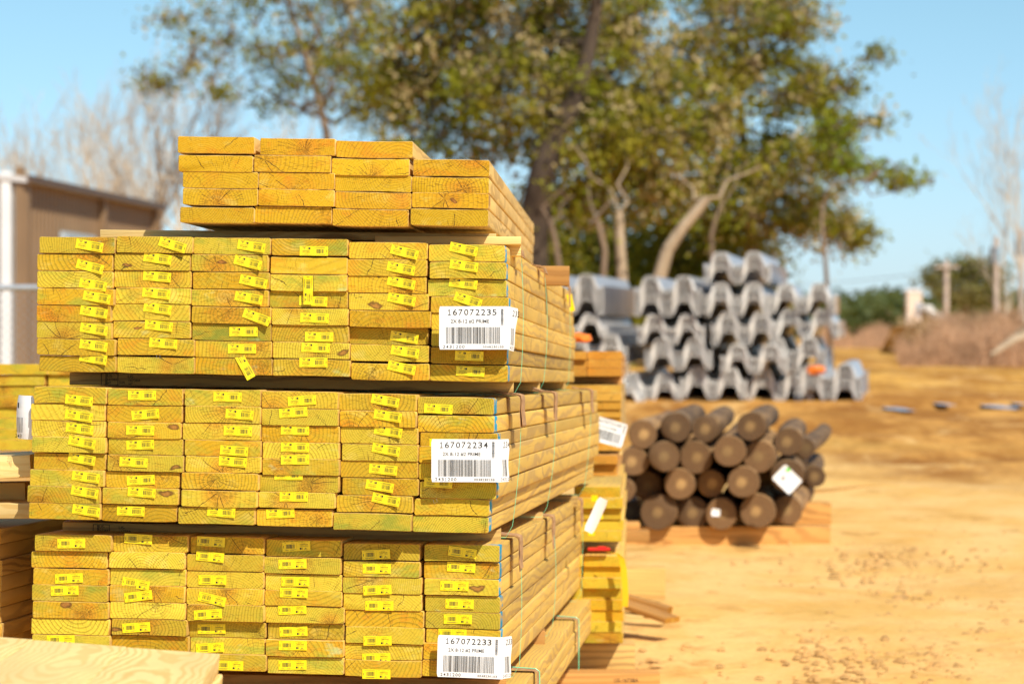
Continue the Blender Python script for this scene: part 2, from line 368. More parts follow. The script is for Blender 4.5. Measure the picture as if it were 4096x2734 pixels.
D0=6.75; SC=F/D0       # photo pixels per metre at the bundles' front
ORD=['first','second','third','fourth','fifth','sixth','seventh','eighth','ninth','tenth','eleventh','twelfth']
boards=[]
def place_board(px,py,D,d,slope,wd,th,L,mat,label,group,name='lumber_board',seed=0,tags=(),flip=0,mark=0,sc=None,**k):
    m=board_mesh(wd,th,L,mat,mark=mark,seed=seed,**k)
    fr=frame(d,slope); o=obj(name,m,None,mat4(fr,W(px,py,D)))
    tag(o,label,'board',group)
    sc=sc or F/D
    for (tx,ty,a) in tags:
        g=random.Random(int(tx*7+ty)); ti=2 if a>=9 else (1 if a>=4 else g.choice((0,0,1)))
        t=obj('end_tag',TAGM[(flip,ti)],o); t.location=((tx-px)/sc,-.0005,-(ty-py)/sc+slope*(tx-px)/sc); t.rotation_euler=(0,R(a)-math.atan(slope),0)
        if abs(a)>30: t['label']='yellow tag turned steeply and hanging over the board edge'
    return o
# measured board ends: per row list of (x0,x1,y0,y1) in doubled pixels with crop origins added
def dec(ox,oy,l): return [((a)/2+ox,(b)/2+ox,(c)/2+oy,(d_)/2+oy) for a,b,c,d_ in l]
T2=[]
A=(100,900);B=(1000,900)
t2a=[[(110,722,96,225),(728,1343,93,222),(1347,1965,99,234)],[(92,705,235,363),(710,1323,232,362),(1327,1945,236,372)],[(92,705,370,500),(710,1330,368,498),(1340,1958,379,512)],[(92,715,508,638),(722,1330,505,630),(1328,1950,516,650)],[(88,690,642,770),(692,1320,634,768),(1330,1968,653,787)],[(88,695,774,908),(702,1325,770,905),(1335,1970,789,921)],[(90,722,909,1038),(735,1355,911,1045),(1358,1973,926,1058)],[(110,728,1045,1168),(733,1357,1052,1182),(1360,1978,1063,1195)]]
t2b=[[(172,782,107,245),(790,1420,138,273),(1428,2040,158,294)],[(162,778,258,390),(780,1415,275,408),(1435,2050,295,434)],[(160,778,396,525),(782,1410,410,545),(1422,2052,436,573)],[(155,782,531,662),(788,1428,547,679),(1445,2070,576,704)],[(172,785,666,798),(795,1445,683,816),(1450,2080,707,840)],[(172,788,802,935),(795,1425,820,952),(1450,2068,842,973)],[(178,797,939,1066),(802,1432,956,1092),(1445,2055,980,1106)],[(182,802,1072,1212),(808,1435,1100,1240),(1438,2062,1114,1250)]]
T2=[dec(*A,a)+dec(*B,b) for a,b in zip(t2a,t2b)]
Cc=(80,1500);Dd=(980,1500)
t3a=[[(105,695,97,226),(697,1305,108,238),(1312,1928,112,248)],[(80,685,231,361),(690,1302,243,373),(1315,1928,252,384)],[(85,688,365,490),(695,1292,376,504),(1297,1925,386,518)],[(88,690,496,620),(703,1308,508,637),(1312,1928,521,645)],[(103,688,624,752),(693,1313,640,769),(1318,1928,649,775)],[(72,675,757,885),(682,1280,773,897),(1287,1910,782,918)],[(52,645,888,1018),(653,1272,904,1031),(1285,1897,918,1056)],[(65,645,1024,1150),(652,1257,1035,1165),(1260,1880,1059,1195)]]
t3b=[[(130,745,125,272),(748,1372,150,286),(1378,1992,177,315)],[(130,748,268,403),(755,1370,288,415),(1380,1995,320,458)],[(130,755,407,535),(763,1382,419,548),(1400,2020,463,570)],[(137,753,539,668),(772,1385,552,686),(1390,2020,574,705)],[(135,755,672,800),(762,1383,689,818),(1390,2020,709,840)],[(115,750,804,933),(775,1388,822,960),(1398,2010,850,990)],[(105,722,937,1060),(730,1343,963,1099),(1352,1955,992,1122)],[(90,700,1072,1208),(703,1330,1103,1246),(1340,1948,1126,1256)]]
T3=[dec(*Cc,a)+dec(*Dd,b) for a,b in zip(t3a,t3b)]
E=(80,1950);Ff=(980,1950)
t4a=[[(112,733,376,508),(740,1345,378,515),(1360,1955,396,528)],[(85,700,512,640),(707,1320,517,645),(1332,1950,533,665)],[(100,710,646,774),(717,1328,650,778),(1332,1952,670,800)],[(90,705,777,905),(713,1318,783,912),(1328,1948,804,935)],[(95,710,910,1045),(715,1325,917,1048),(1332,1953,938,1070)],[(85,715,1048,1174),(728,1338,1053,1180),(1350,1968,1073,1197)],[(90,722,1178,1305),(730,1350,1184,1310),(1360,1960,1200,1325)],[(95,725,1310,1436),(735,1350,1316,1445),(1365,1972,1330,1460)]]
t4b=[[(167,772,410,552),(787,1398,441,586),(1432,2035,452,594)],[(150,768,556,688),(785,1400,590,712),(1430,2035,598,725)],[(160,775,692,820),(780,1412,716,846),(1433,2030,729,862)],[(155,775,825,945),(785,1412,850,978),(1440,2042,866,992)],[(160,795,950,1082),(800,1430,982,1112),(1443,2042,996,1128)],[(180,795,1086,1210),(803,1432,1116,1246),(1448,2045,1132,1242)],[(162,790,1214,1350),(797,1418,1250,1372),(1425,2040,1246,1375)],[(178,792,1354,1488),(797,1412,1376,1508),(1415,2040,1379,1510)]]
T4=[dec(*E,a)+dec(*Ff,b) for a,b in zip(t4a,t4b)]
G=(660,450)
T1=[dec(*G,[(100,718,192,326),(760,1363,208,340),(1368,1985,225,360)]),
    dec(*G,[(105,705,345,474),(712,1328,343,477),(1333,1955,368,501)])+[(1652,1959,640,705)],
    dec(*G,[(140,748,475,603),(750,1357,482,611),(1360,1972,502,634)])+[(1647,1957,709,771)],
    dec(*G,[(140,743,606,740),(745,1355,615,748),(1360,1970,638,767)])+[(1647,1956,773,832)],
    dec(*G,[(118,715,758,880),(717,1335,755,884),(1338,1948,772,908)])+[(1642,1954,835,903)]]
tg={2:{(1,1):[(521,165,10)],(1,2):[(1185,160,17)],(1,3):[(1815,170,9)],(2,1):[(525,333,14)],(2,2):[(1062,267,8)],(2,3):[(1787,300,14)],(3,1):[(550,478,10)],(3,2):[(1058,412,5)],(3,3):[(1832,452,12)],
 (4,1):[(580,578,10)],(4,2):[(1052,547,6)],(4,3):[(1793,583,10)],(5,1):[(556,695,9)],(5,2):[(1062,667,8)],(5,3):[(1857,737,20)],(6,1):[(556,832,9)],(6,2):[(1072,805,6)],(6,3):[(1750,852,0)],(7,1):[(552,962,8)],(7,2):[(1108,945,4)],(7,3):[(1737,988,0)],(8,1):[(550,1065,9)],(8,3):[(1760,1125,60)],
 (1,4):[(2312,207,1)],(1,5):[(3038,217,14)],(1,6):[(3510,193,12)],(2,5):[(3010,347,11)],(2,6):[(3512,325,8)],(3,4):[(2267,520,-90)],(3,5):[(3012,462,11)],(3,6):[(3506,467,7)],(4,4):[(2308,608,3)],(4,5):[(3015,593,11)],(4,6):[(3545,600,18)],(5,4):[(2317,742,2)],(6,4):[(2355,893,1)],(6,5):[(3037,897,9)],(7,4):[(2325,980,2)],(7,5):[(3042,1012,9)],(7,6):[(3554,1045,2)],(8,4):[(2308,1097,0)],(8,5):[(3015,1140,12)],(8,6):[(3563,1170,3)]},
3:{(1,1):[(477,200,6)],(1,2):[(977,160,0)],(1,3):[(1662,173,1)],(1,4):[(2257,202,-4)],(1,5):[(2925,203,10)],(1,6):[(3347,268,3)],(2,1):[(475,325,8)],(2,2):[(1005,313,-5)],(2,3):[(1760,312,4)],(2,4):[(2186,297,-4)],(2,5):[(2945,325,9)],(3,1):[(482,427,7)],(3,2):[(963,440,1)],(3,3):[(1745,445,2)],(3,4):[(2200,438,1)],(3,5):[(2948,447,9)],(3,6):[(3390,545,0)],
 (4,1):[(502,535,10)],(4,2):[(963,555,-2)],(4,3):[(1716,603,4)],(4,4):[(2200,575,1)],(4,5):[(2930,593,10)],(5,1):[(500,668,9)],(5,2):[(908,695,3)],(5,3):[(1705,690,4)],(5,4):[(2200,675,-1)],(5,5):[(2907,753,5)],(6,1):[(532,812,7)],(6,2):[(967,838,-3)],(6,4):[(2147,798,0)],(6,5):[(2880,885,9)],(6,6):[(3345,860,3)],(7,1):[(525,932,9)],(7,2):[(975,935,4)],(7,4):[(2190,970,0)],(7,5):[(2930,993,11)],(8,1):[(535,1080,8)],(8,2):[(887,1085,2)],(8,3):[(1612,1093,4)],(8,4):[(2082,1103,-3)]},
4:{(1,1):[(412,443,-1)],(1,2):[(947,408,3)],(1,3):[(1527,430,3)],(1,4):[(2211,467,-3)],(1,5):[(2850,532,-3)],(1,6):[(3540,515,7)],(2,3):[(1520,550,5)],(2,4):[(2180,608,-2)],(2,5):[(2854,645,0)],(2,6):[(3530,634,3)],(3,1):[(393,722,-3)],(3,2):[(930,765,9)],(3,3):[(1540,735,0)],(3,4):[(2204,748,0)],(3,5):[(2861,815,-3)],(3,6):[(3475,783,1)],
 (4,1):[(358,820,-2)],(4,2):[(947,865,-7)],(4,3):[(1538,888,12)],(4,4):[(2190,838,1)],(4,5):[(2876,941,0)],(4,6):[(3517,927,1)],(5,3):[(1503,1010,-4)],(5,4):[(2178,972,-3)],(5,6):[(3503,1048,0)],(6,2):[(930,1115,-4)],(6,3):[(1532,1127,-1)],(6,4):[(2188,1147,-2)],(6,5):[(2862,1220,-1)],(6,6):[(3460,1165,1)],(7,1):[(325,1215,-1)],(7,3):[(1520,1277,-4)],(7,4):[(2182,1259,0)],(7,5):[(2852,1358,-2)],(8,3):[(1677,1418,1)],(8,4):[(2180,1415,-1)],(8,5):[(2853,1487,0)]}}
ORG={2:A,3:Cc,4:E}
# noted look of single board ends: (bundle,row,col) -> (words, tint, pith)
look={(2,4,2):('white-streaked',(.2,.9,1),(-.03,2*math.pi/.009,.03)),(2,1,1):('closely ringed olive',(.3,.35,.9),(.05,2*math.pi/.006,.01)),(2,1,4):('rough orange-centred',(.9,.4,1),None),(2,5,1):('orange, split',(.95,.45,.3),None),
 (2,3,4):('pale blue-stained',(.1,.7,1),(.02,2*math.pi/.0075,-.03)),(2,6,3):('dull olive',(.3,.05,1),None),(2,6,5):('bark-edged dark',(.5,.05,.9),None),(2,7,6):('dark reddish',(1,.0,.1),(.03,2*math.pi/.005,.03)),  # last entry: the white label's shadow is put into the board's dark tint
 (2,5,2):('boldly ringed',(.2,.6,.3),(.01,2*math.pi/.010,.05)),(2,8,3):('rough-sawn orange',(.9,.4,.6),None),(2,2,3):('knotted',(.4,.5,.6),(-.02,2*math.pi/.009,0)),(2,2,4):('plain golden',(.6,.7,.1),(.0,2*math.pi/.02,.2)),
 (3,3,2):('two-knotted orange',(.6,.7,.2),None),(3,3,3):('boldly ringed',(.3,.6,.3),(-.01,2*math.pi/.0085,.045)),(3,2,1):('pale, broadly ringed',(.1,.85,.3),(.08,2*math.pi/.011,.05)),(3,7,3):('green-pithed',(.2,.7,.5),(0,2*math.pi/.012,.0)),
 (3,4,4):('pale',(.0,.8,.3),None),(3,7,2):('knot-scarred',(.4,.55,.6),None),(3,1,2):('blue-streaked',(.6,.5,1),None),(3,1,3):('green-tinged',(.2,.45,1),None),
 (4,2,1):('orange-hearted ringed',(.9,.8,.4),(0,2*math.pi/.008,.035)),(4,3,2):('lime-green streaked',(.0,.6,1),None),(4,6,1):('pale',(.0,.95,.1),(.02,2*math.pi/.009,.06)),(4,5,2):('pale ringed',(.0,.9,.3),None),
 (4,2,2):('pale',(.0,.95,.2),None),(4,7,2):('rough orange-brown',(1,.25,.3),None),(4,4,2):('reddish orange',(.95,.6,.4),(.01,2*math.pi/.007,0)),(4,5,1):('orange, round-knotted',(.95,.6,.5),(.02,2*math.pi/.007,-.006)),(4,3,6):('grey-knotted',(.2,.7,.5),None)}
look1={(1,2):('orange-hearted',(.9,.55,0),(.01,2*math.pi/.006,.004)),(3,2):('red-brown hearted',(.95,.6,.0),(.0,2*math.pi/.007,-.012)),(4,4):('eye-knotted',(.8,.6,.0),(.0,2*math.pi/.010,.0)),(5,1):('grey-smudged',(.4,.35,.3),None),(5,4):('dull closely ringed',(.2,.35,.4),(.0,2*math.pi/.005,-.05))}
VP={1:(2440,1331),2:(2790,1530),3:(3150,1500),4:(2980,1600)}
bname={1:'loose strapless top stack',2:'upper tagged bundle',3:'middle tagged bundle',4:'lower tagged bundle'}
grp={1:'boards of the loose top stack',2:'boards of the upper bundle',3:'boards of the middle bundle',4:'boards of the lower bundle'}
LEN={1:4.0,2:3.66,3:3.66,4:3.66}
DFRONT={1:6.75,2:6.77,3:6.735,4:6.80}
def build_tier(t,rows):
    d=vdir(*VP[t]); nr=len(rows)
    for i,row in enumerate(rows,1):
        nc=len(row)
        for j,(x0,x1,y0,y1) in enumerate(row,1):
            g=random.Random(t*1000+i*10+j)
            D=DFRONT[t]+g.uniform(-.006,.006)
            if t==4 and i==1: D+=.0
            if t==4 and (i,j) in((7,2),(7,5),(6,3),(6,4),(7,3)): D+=.012
            if t==3 and j==1: D+=.03
            if t==3 and j==2: D+=.02
            if t==2 and (i,j)==(6,5): D+=.02
            sc=F/D; wd=(x1-x0)/sc-.0003; th=min((y1-y0)/sc+.0006,.0393)
            tags=[(a/2+ORG[t][0],b/2+ORG[t][1],c) for a,b,c in tg.get(t,{}).get((i,j),[])]
            lk=(look if t>1 else look1).get((t,i,j) if t>1 else (i,j))
            tint=(g.random()**1.6,g.uniform(.22,.80),g.random()**1.4*1.0); pith=None
            if t==1: tint=(g.random(),g.uniform(.45,.7),.15)
            words=None
            if lk: words,tint,pith=lk[0],lk[1],lk[2]
            else: words='yellow-tagged' if tags else 'untagged'
            lab=f"{words} board end, {ORD[j-1]} from the left, {ORD[i-1]} row down, {bname[t]}"
            sl=.012+.006*(i/nr)+g.uniform(-.004,.004)
            place_board((x0+x1)/2,(y0+y1)/2,D,d,sl,wd,th,LEN[t]*g.uniform(.997,1.003) if t>1 else (4.0 if g.random()<.6 else 3.9),M_top if t==1 else M_wood,lab,grp[t],seed=t*1000+i*10+j,tags=tags,flip=1 if t<4 else 0,
                knot={(2,2,2):(-.058,-.011,.009),(2,2,3):(-.018,.004,.010),(2,7,4):(.078,-.004,.013),(2,4,5):(-.03,-.008,.013),(2,6,2):(-.03,.002,.008),(3,3,2):(.070,.006,.013),(3,7,2):(.06,.009,.015),(3,5,2):(.074,-.012,.010),(4,3,6):(.038,.0,.014),(4,6,2):(-.078,-.006,.014),(4,5,1):(-.012,.010,.012),(3,1,5):(.016,-.013,.006)}.get((t,i,j),(0,0,0)) if t>1 else {(4,4):(.006,.002,.007)}.get((i,j),(0,0,0)),
                mark=(2 if t==2 and i<8 else 1) if (j==nc and t>1) else 0,pith=pith,tint=tint,r=g.uniform(.0026,.0045))
for t,rows in((1,T1),(2,T2),(3,T3),(4,T4)): build_tier(t,rows)
# extra second label on the row with a vertical tag handled by tg
# ---------------------------------------------------------------- tier-5 bundle under the lower bundle
d4=vdir(2980,1600); F4=frame(d4,.02)
n5=0
for i in range(3):
    for j in range(6):
        if i>0 and j<5: continue
        x1=2070-(5-j)*309; y0=2772+i*65
        place_board(x1-152,y0+30,6.82,d4,.02,.182,.0382,3.66,M_wood,f"board {'seen only from the side and top' if j==5 else 'half hidden'}, {ORD[j]} from left, {ORD[i]} row, bottom bundle",'boards of the bottom bundle',seed=5000+i*10+j,tint=(.2,.6,.1))
# ---------------------------------------------------------------- stickers between bundles
def cross_timber(name,px0,px1,py0,py1,D,depth,mat,label,cat='timber',group=None,seed=0,slope=.018,yaw=0,tint=None):
    """timber lying across: its length runs left to right, so local Y is turned to the right"""
    sc=F/D; L=(px1-px0)/sc; h=(py1-py0)/sc
    me=board_mesh(depth,h,L,mat,seed=seed,cup=0,bow=(0,0),r=.003,tint=tint)
    x=(RT-UP*slope); x=Matrix.Rotation(yaw,3,'Z')@x; x=x.normalized(); 
    fwd=(FW-x*FW.dot(x)).normalized(); z=x.cross(fwd).normalized()
    # local Y -> x (right), local X -> -fwd, local Z -> z
    m3=Matrix((-fwd,x,z)).transposed()
    loc=W(px0,(py0+py1)/2,D)+fwd*depth/2
    o=obj(name,me,None,mat4(m3,loc)); tag(o,label,cat,group); return o
gS='dunnage boards between the bundles'
def stick(a,b,y0,y1,D,dp,mat,lab,seed,**k): return cross_timber('dunnage_board',a,b,y0,y1,D,dp,mat,lab,'dunnage board',gS,seed=seed,**k)
s1=stick(400,1985,918,950,6.95,.085,M_pale,'pale thin crosswise board poking out left under the top stack',61,slope=.010)
s2=stick(1500,2085,943,976,6.93,.075,M_pale,'pale grooved batten, upper of two at the right under the top stack',62,slope=.004)
s3=stick(1500,2084,976,1022,7.00,.075,M_pale,'pale batten, lower of two at the right under the top stack',63,slope=.004)
s4=stick(1700,2278,1062,1140,8.45,.09,M_orange,'orange batten poking out far right behind the top stack',64,slope=.002)
s5=stick(278,2055,1488,1538,7.03,.089,M_dark,'shaded crosswise board under the upper bundle, nearest of three, ink-stamped',65,slope=.018)
s6=stick(350,2160,1486,1532,8.2,.089,M_dark,'crosswise board under the upper bundle, middle of three',66)
s7=stick(400,2262,1482,1526,9.75,.089,M_dark,'crosswise board under the upper bundle, farthest of three',67)
s8=stick(250,2004,2086,2146,7.00,.089,M_dark,'shaded crosswise board under the middle bundle, nearest of three, ink-stamped',68,slope=.019)
s9=stick(320,2172,2020,2072,8.25,.089,M_dark,'crosswise board under the middle bundle, middle of three',69)
s10=stick(420,2312,1950,1994,9.7,.089,M_dark,'crosswise board under the middle bundle, farthest of three',70)
s11=stick(880,2025,2694,2745,6.98,.089,M_orange,'crosswise board under the lower bundle at the bottom of the picture',71,slope=.02)
s12=stick(900,2180,2500,2562,8.2,.089,M_orange,'crosswise board under the lower bundle, farther back on the right',72)
# ink stamps on two of them
def stamp(parent,x0,z0,sc_=1.0):
    mb=MB(); y=-.0008
    def xf(x,y_,z): return (-.0449-.0006,x0+x*sc_,z*sc_+z0)   # on the local -X... turned face
    def xf2(x,y_,z): return (.0447+.0008,x0+x*sc_,z0+z*sc_)
    f=xf2
    def fr(a,b,c,d_,t=.0012):
        rect(mb,a,b,c,b+t,0,0,f); rect(mb,a,d_-t,c,d_,0,0,f); rect(mb,a,b,a+t,d_,0,0,f); rect(mb,c-t,b,c,d_,0,0,f)
    fr(0,-.012,.010,.012); fr(.011,-.012,.034,.012)
    put_text(mb,'US-',.013,.004,.024,.010,0,0,f); put_text(mb,'16738A',.013,-.003,.032,.002,0,0,f); put_text(mb,'HT',.013,-.010,.020,-.005,0,0,f)
    put_text(mb,'DUN',.036,-.009,.047,-.003,0,0,f); put_text(mb,'US-',.053,.003,.066,.009,0,0,f); put_text(mb,'16738A',.055,-.004,.078,.001,0,0,f); put_text(mb,'HT',.055,-.011,.063,-.006,0,0,f)
    obj('ink_stamp',mb.mesh('ink_stamp',[M_stampink]),parent)
stamp(s5,.078,0,1.25); stamp(s8,.075,0,1.2)
# ---------------------------------------------------------------- white corner labels
BARS=random.Random(11)
def label_print(mb,x0,z1,w_,h_,num,y,mi,xf,xmax=9):
    X=lambda u:x0+u*w_; Z=lambda v:z1-v*h_
    if xmax>1:
        put_text(mb,num,X(.12),Z(.205),X(.845),Z(.065),y,mi,xf,mono=True)
        put_text(mb,'2X 8-12 #2 PRIME',X(.17),Z(.395),X(.735),Z(.305),y,mi,xf)
    else:
        put_text(mb,num[-3:],X(.12),Z(.205),X(.30),Z(.065),y,mi,xf,mono=True)
    g=random.Random(5); u=.10
    while u<.89:
        b=g.choice((.004,.004,.009,.014)); 
        if u+b<xmax: rect(mb,X(u),Z(.87),X(u+b),Z(.48),y,mi,xf,n=3)
        u+=b+g.choice((.005,.008,.012))
    if xmax>1:
        v=.06
        while v<.43:
            b=g.choice((.004,.007,.010)); rect(mb,X(.905),Z(v+b),X(.943),Z(v),y,mi,xf); v+=b+g.choice((.006,.010))
        put_text(mb,'0048230103',X(.64),Z(.965),X(.945),Z(.915),y,mi,xf,mono=True)
    put_text(mb,'2431200',X(.055),Z(.975),X(.375),Z(.90),y,mi,xf,mono=True)
def corner_label(px0,px1,py0,py1,D,num,label,flap,fang,slope,tilt=0,seed=0,d=None):
    sc=F/D; w_=(px1-px0)/sc; h_=(py1-py0)/sc; mb=MB(); g=random.Random(seed)
    def xf(x,y,z):
        # gentle crumple, then a fold back round the corner
        yy=y-.0016*math.sin(x*31+seed)-.001*math.sin(z*47+x*20+seed)
        if x<=w_: return (x,yy,z)
        u=x-w_; k=min(1,u/.012); a=fang*k*(1+.25*(-z/h_) if seed==1 else 1)
        ww=.003*math.sin(z*80+u*60)*min(1,u/.02)
        return (w_+u*math.cos(a)+ww*.3,yy+u*math.sin(a)+ww,z-(.10*u if seed==1 else 0))
    grid_sheet(mb,0,-h_,w_+flap,0,44,12,0,0,xf,th=.0004,corner=.002)
    label_print(mb,0,0,w_,h_,num,-.0005,1,xf)
    label_print(mb,w_+.004,0,w_,h_,num,-.0005,1,xf,xmax=(flap-.01)/w_)
    o=obj('barcode_label',mb.mesh('barcode_label',[M_white,M_black]),None,mat4(frame(d,slope),W(px0,py0,D)))
    tag(o,label,'label','white barcode labels on the bundle corners'); return o
corner_label(1757,2030,1225,1397,6.725,'167072235','white barcode label reading 167072235 on the corner of the upper bundle',.046,R(60),.0,seed=1,d=vdir(2790,1530))
corner_label(1726,1995,1755,1926,6.695,'167072234','white barcode label reading 167072234 on the corner of the middle bundle',.05,R(66),.002,seed=2,d=vdir(3150,1500))
corner_label(1752,2008,2537,2704,6.765,'167072233','white barcode label reading 167072233 on the corner of the lower bundle',.05,R(66),.03,seed=3,d=vdir(2980,1600))
# label sticking out at the left of the middle bundle
def card(px,py,D,w_,h_,rot,yaw,label,group=None,prt=None,name='paper_tag',parent=None,curl=.01,cat='tag'):
    mb=MB()
    def xf(x,y,z): u=x/w_; v=z/h_; return (x,y-curl*(u*u+.5*v*v)*2,z)
    grid_sheet(mb,-w_/2,-h_/2,w_/2,h_/2,10,8,0,0,xf,th=.0006,corner=.004)
    if prt:
        def f2(x,y,z): return xf(x,y,z)
        label_print(mb,-w_/2,h_/2,w_,h_,prt,-.0006,1,f2)
    mats=[M_white,M_black]
    o=obj(name,mb.mesh(name,mats),parent)
    o.matrix_world=Matrix.Translation(W(px,py,D))@Matrix.Rotation(yaw,4,'Z')@Matrix.Rotation(rot,4,'Y')
    if parent is None: tag(o,label,cat,group)
    return o
c1=card(86,1668,6.80,.058,.104,R(2),R(-38),'white barcode label bent outward at the left side of the middle bundle',None,None,'barcode_label',curl=-.02,cat='label')
def extra_print():
    mb=MB(); y=-.0012
    put_text(mb,'1',-.004,.022,.001,.035,y,0); put_text(mb,'243',-.010,-.049,.012,-.040,y,0)
    for k,x in enumerate((-.004,0,.005,.010,.014)): rect(mb,x,-.036,x+.0016,.000,y-.001,0)
    o=obj('printed_numbers',mb.mesh('printed_numbers',[M_black]),c1); o.location=(-.006,-.003,0)
extra_print()
# ---------------------------------------------------------------- straps and corner cardboard
def tier_pt(t,px,py,D,u,vx,vz):
    d=vdir(*VP[t]); fr=frame(d,.018); return W(px,py,D)+fr@Vector((vx,u,vz))
def strap(t,u,ptop,pbot,label,bulge=.01,wd=.0034,drop=.02,topin=.0):
    """a narrow plastic strap: over the top, down the right side, under"""
    d=vdir(*VP[t]); fr=frame(d,.018); D=DFRONT[t]
    a=W(ptop[0],ptop[1],D); b=W(pbot[0],pbot[1],D)
    lf=a+fr@Vector((-1.1,0,0.0)); lb=b+fr@Vector((-1.1,0,-drop))
    off=fr@Vector((0,u,0)); out=fr@Vector((1,0,0)); up=fr@Vector((0,0,1))
    pts=[lf+off+up*.004]
    for k in range(5): pts.append(lf.lerp(a,(k+1)/5)+off+up*.0035+out*(.003 if k==4 else 0))
    for k in range(1,13):
        s_=k/12; p=a.lerp(b,s_)+off; pts.append(p+out*(.0045+bulge*math.sin(math.pi*s_)))
    pts.append(b+off-up*drop-out*.012); pts.append(lb+off)
    mb=MB(); vs=[];fs=[]
    yv=d*wd/2
    for i,p in enumerate(pts):
        tn=(pts[min(i+1,len(pts)-1)]-pts[max(i-1,0)]).normalized(); nn=tn.cross(d).normalized()*.0004
        vs+=[p-yv-nn,p+yv-nn,p+yv+nn,p-yv+nn]
    for i in range(len(pts)-1):
        for k in range(4): fs.append((i*4+k,i*4+(k+1)%4,(i+1)*4+(k+1)%4,(i+1)*4+k))
    mb.add(vs,fs); o=obj('plastic_strap',mb.mesh('plastic_strap',[M_green])); tag(o,label,'strap','green straps round the bundles'); return o
U={2:(.32,1.38,2.95),3:(.33,1.35,2.85),4:(.32,1.55,3.0)}
EDGE={2:((2036,985),(2036,1528)),3:((2018,1592),(1975,2130)),4:((2020,2176),(2022,2706))}
nm=('nearest','middle','farthest')
for t in(2,3,4):
    for k,u in enumerate(U[t]):
        (a,b)=EDGE[t]
        strap(t,u,(a[0]+8,a[1]),(b[0]+(6 if t!=3 else 14),b[1]),f"thin green plastic strap, {nm[k]} of three round the {bname[t]}",bulge=.006+.004*(k%2),drop=.03)
def protector(t,u,label,leg=.075,wd=.09,top=.06,seed=0):
    g=random.Random(seed); d=vdir(*VP[t]); fr=frame(d,.018); a=W(EDGE[t][0][0]+10,EDGE[t][0][1],DFRONT[t])
    mb=MB()
    for ly in range(3):
        o_=.0045+ly*.0016; dl=leg*g.uniform(.85,1.1); y0=-wd/2+g.uniform(-.003,.003); y1=wd/2+g.uniform(-.003,.003)
        prof=[(-top,o_+g.uniform(0,.012)),(-top*.5,o_+.003),(-.004,o_+.0015),(o_-.001,o_-.002),(o_+.0015,-.006),(o_+g.uniform(0,.002),-dl*.5),(o_+g.uniform(.001,.006),-dl)]
        vs=[];fs=[]
        for (px_,pz_) in prof:
            vs.append(fr@Vector((px_,y0,pz_))); vs.append(fr@Vector((px_,y1,pz_)))
            vs.append(fr@Vector((px_-.0011,y1,pz_-.0011))); vs.append(fr@Vector((px_-.0011,y0,pz_-.0011)))
        for i in range(len(prof)-1):
            for k in range(4): fs.append((i*4+k,i*4+(k+1)%4,(i+1)*4+(k+1)%4,(i+1)*4+k))
        fs.append((0,1,2,3)); n=len(vs); fs.append((n-1,n-2,n-3,n-4)); mb.add(vs,fs)
    o=obj('corner_protector',mb.mesh('corner_protector',[M_card])); o.location=a+fr@Vector((0,u,0)); tag(o,label,'cardboard','cardboard corner protectors under the straps'); return o
for k in range(3):
    protector(3,U[3][k],f"brown cardboard under the {nm[k]} strap, top corner of the middle bundle",seed=30+k)
    protector(4,U[4][k],f"brown cardboard under the {nm[k]} strap, top corner of the lower bundle",leg=.085,seed=40+k)
    protector(2,U[2][k],f"small brown card under the {nm[k]} strap, top corner of the upper bundle",leg=.012 if k<2 else .06,top=.03,seed=50+k)
# card and strap on the bottom bundle
def bottom_card():
    fr=F4; d=d4
    for q,(u,xo) in enumerate(((.55,0),(2.3,0))):
        mb=MB()
        a=W(2078,2772,6.82)+fr@Vector((0,u,0))
        prof=[(-.16,.006),(-.08,.009),(-.004,.006),(.005,.001),(.006,-.05),(.008,-.10)]
        vs=[];fs=[]
        for (x,z) in prof: vs+=[fr@Vector((x,-.025,z)),fr@Vector((x,.025,z)),fr@Vector((x-.002,.025,z-.002)),fr@Vector((x-.002,-.025,z-.002))]
        for i in range(len(prof)-1):
            for k in range(4): fs.append((i*4+k,i*4+(k+1)%4,(i+1)*4+(k+1)%4,(i+1)*4+k))
        mb.add(vs,fs); o=obj('corner_protector',mb.mesh('corner_protector',[M_card])); o.location=a; tag(o,f"brown cardboard on the top corner of the bottom bundle, {'nearer' if q==0 else 'farther'} of two",'cardboard','cardboard corner protectors under the straps')
        mb=MB(); pts=[fr@Vector(p) for p in((-.20,0,.009),(-.08,0,.0115),(-.002,0,.0085),(.0085,0,.001),(.010,0,-.05),(.011,0,-.16))]
        mb.tube(pts,.0013,5); o=obj('plastic_strap',mb.mesh('plastic_strap',[M_green])); o.location=a; tag(o,f"thin green strap over the corner of the bottom bundle, {'nearer' if q==0 else 'farther'} of two",'strap','green straps round the bundles')
bottom_card()
# staple loops left on the ends
def staple(px,py,D,rot,label):
    mb=MB(); mb.tube([(-.004,0,.004),(-.004,-.002,-.004),(.004,-.002,-.004),(.004,0,.004)],.0004,5)
    o=obj('staple',mb.mesh('staple',[plain('steel_wire',(.5,.45,.35),.3,metal=.8)])); o.matrix_world=Matrix.Translation(W(px,py,D))@Matrix.Rotation(rot,4,'Y'); tag(o,label,'staple','loose staples on the board ends')
staple(633,1425,6.74,R(3),'bent staple hanging below a board, second column of the upper bundle')
staple(1741,2002,6.71,R(-20),'bent staple on the right end board, seventh row of the middle bundle')

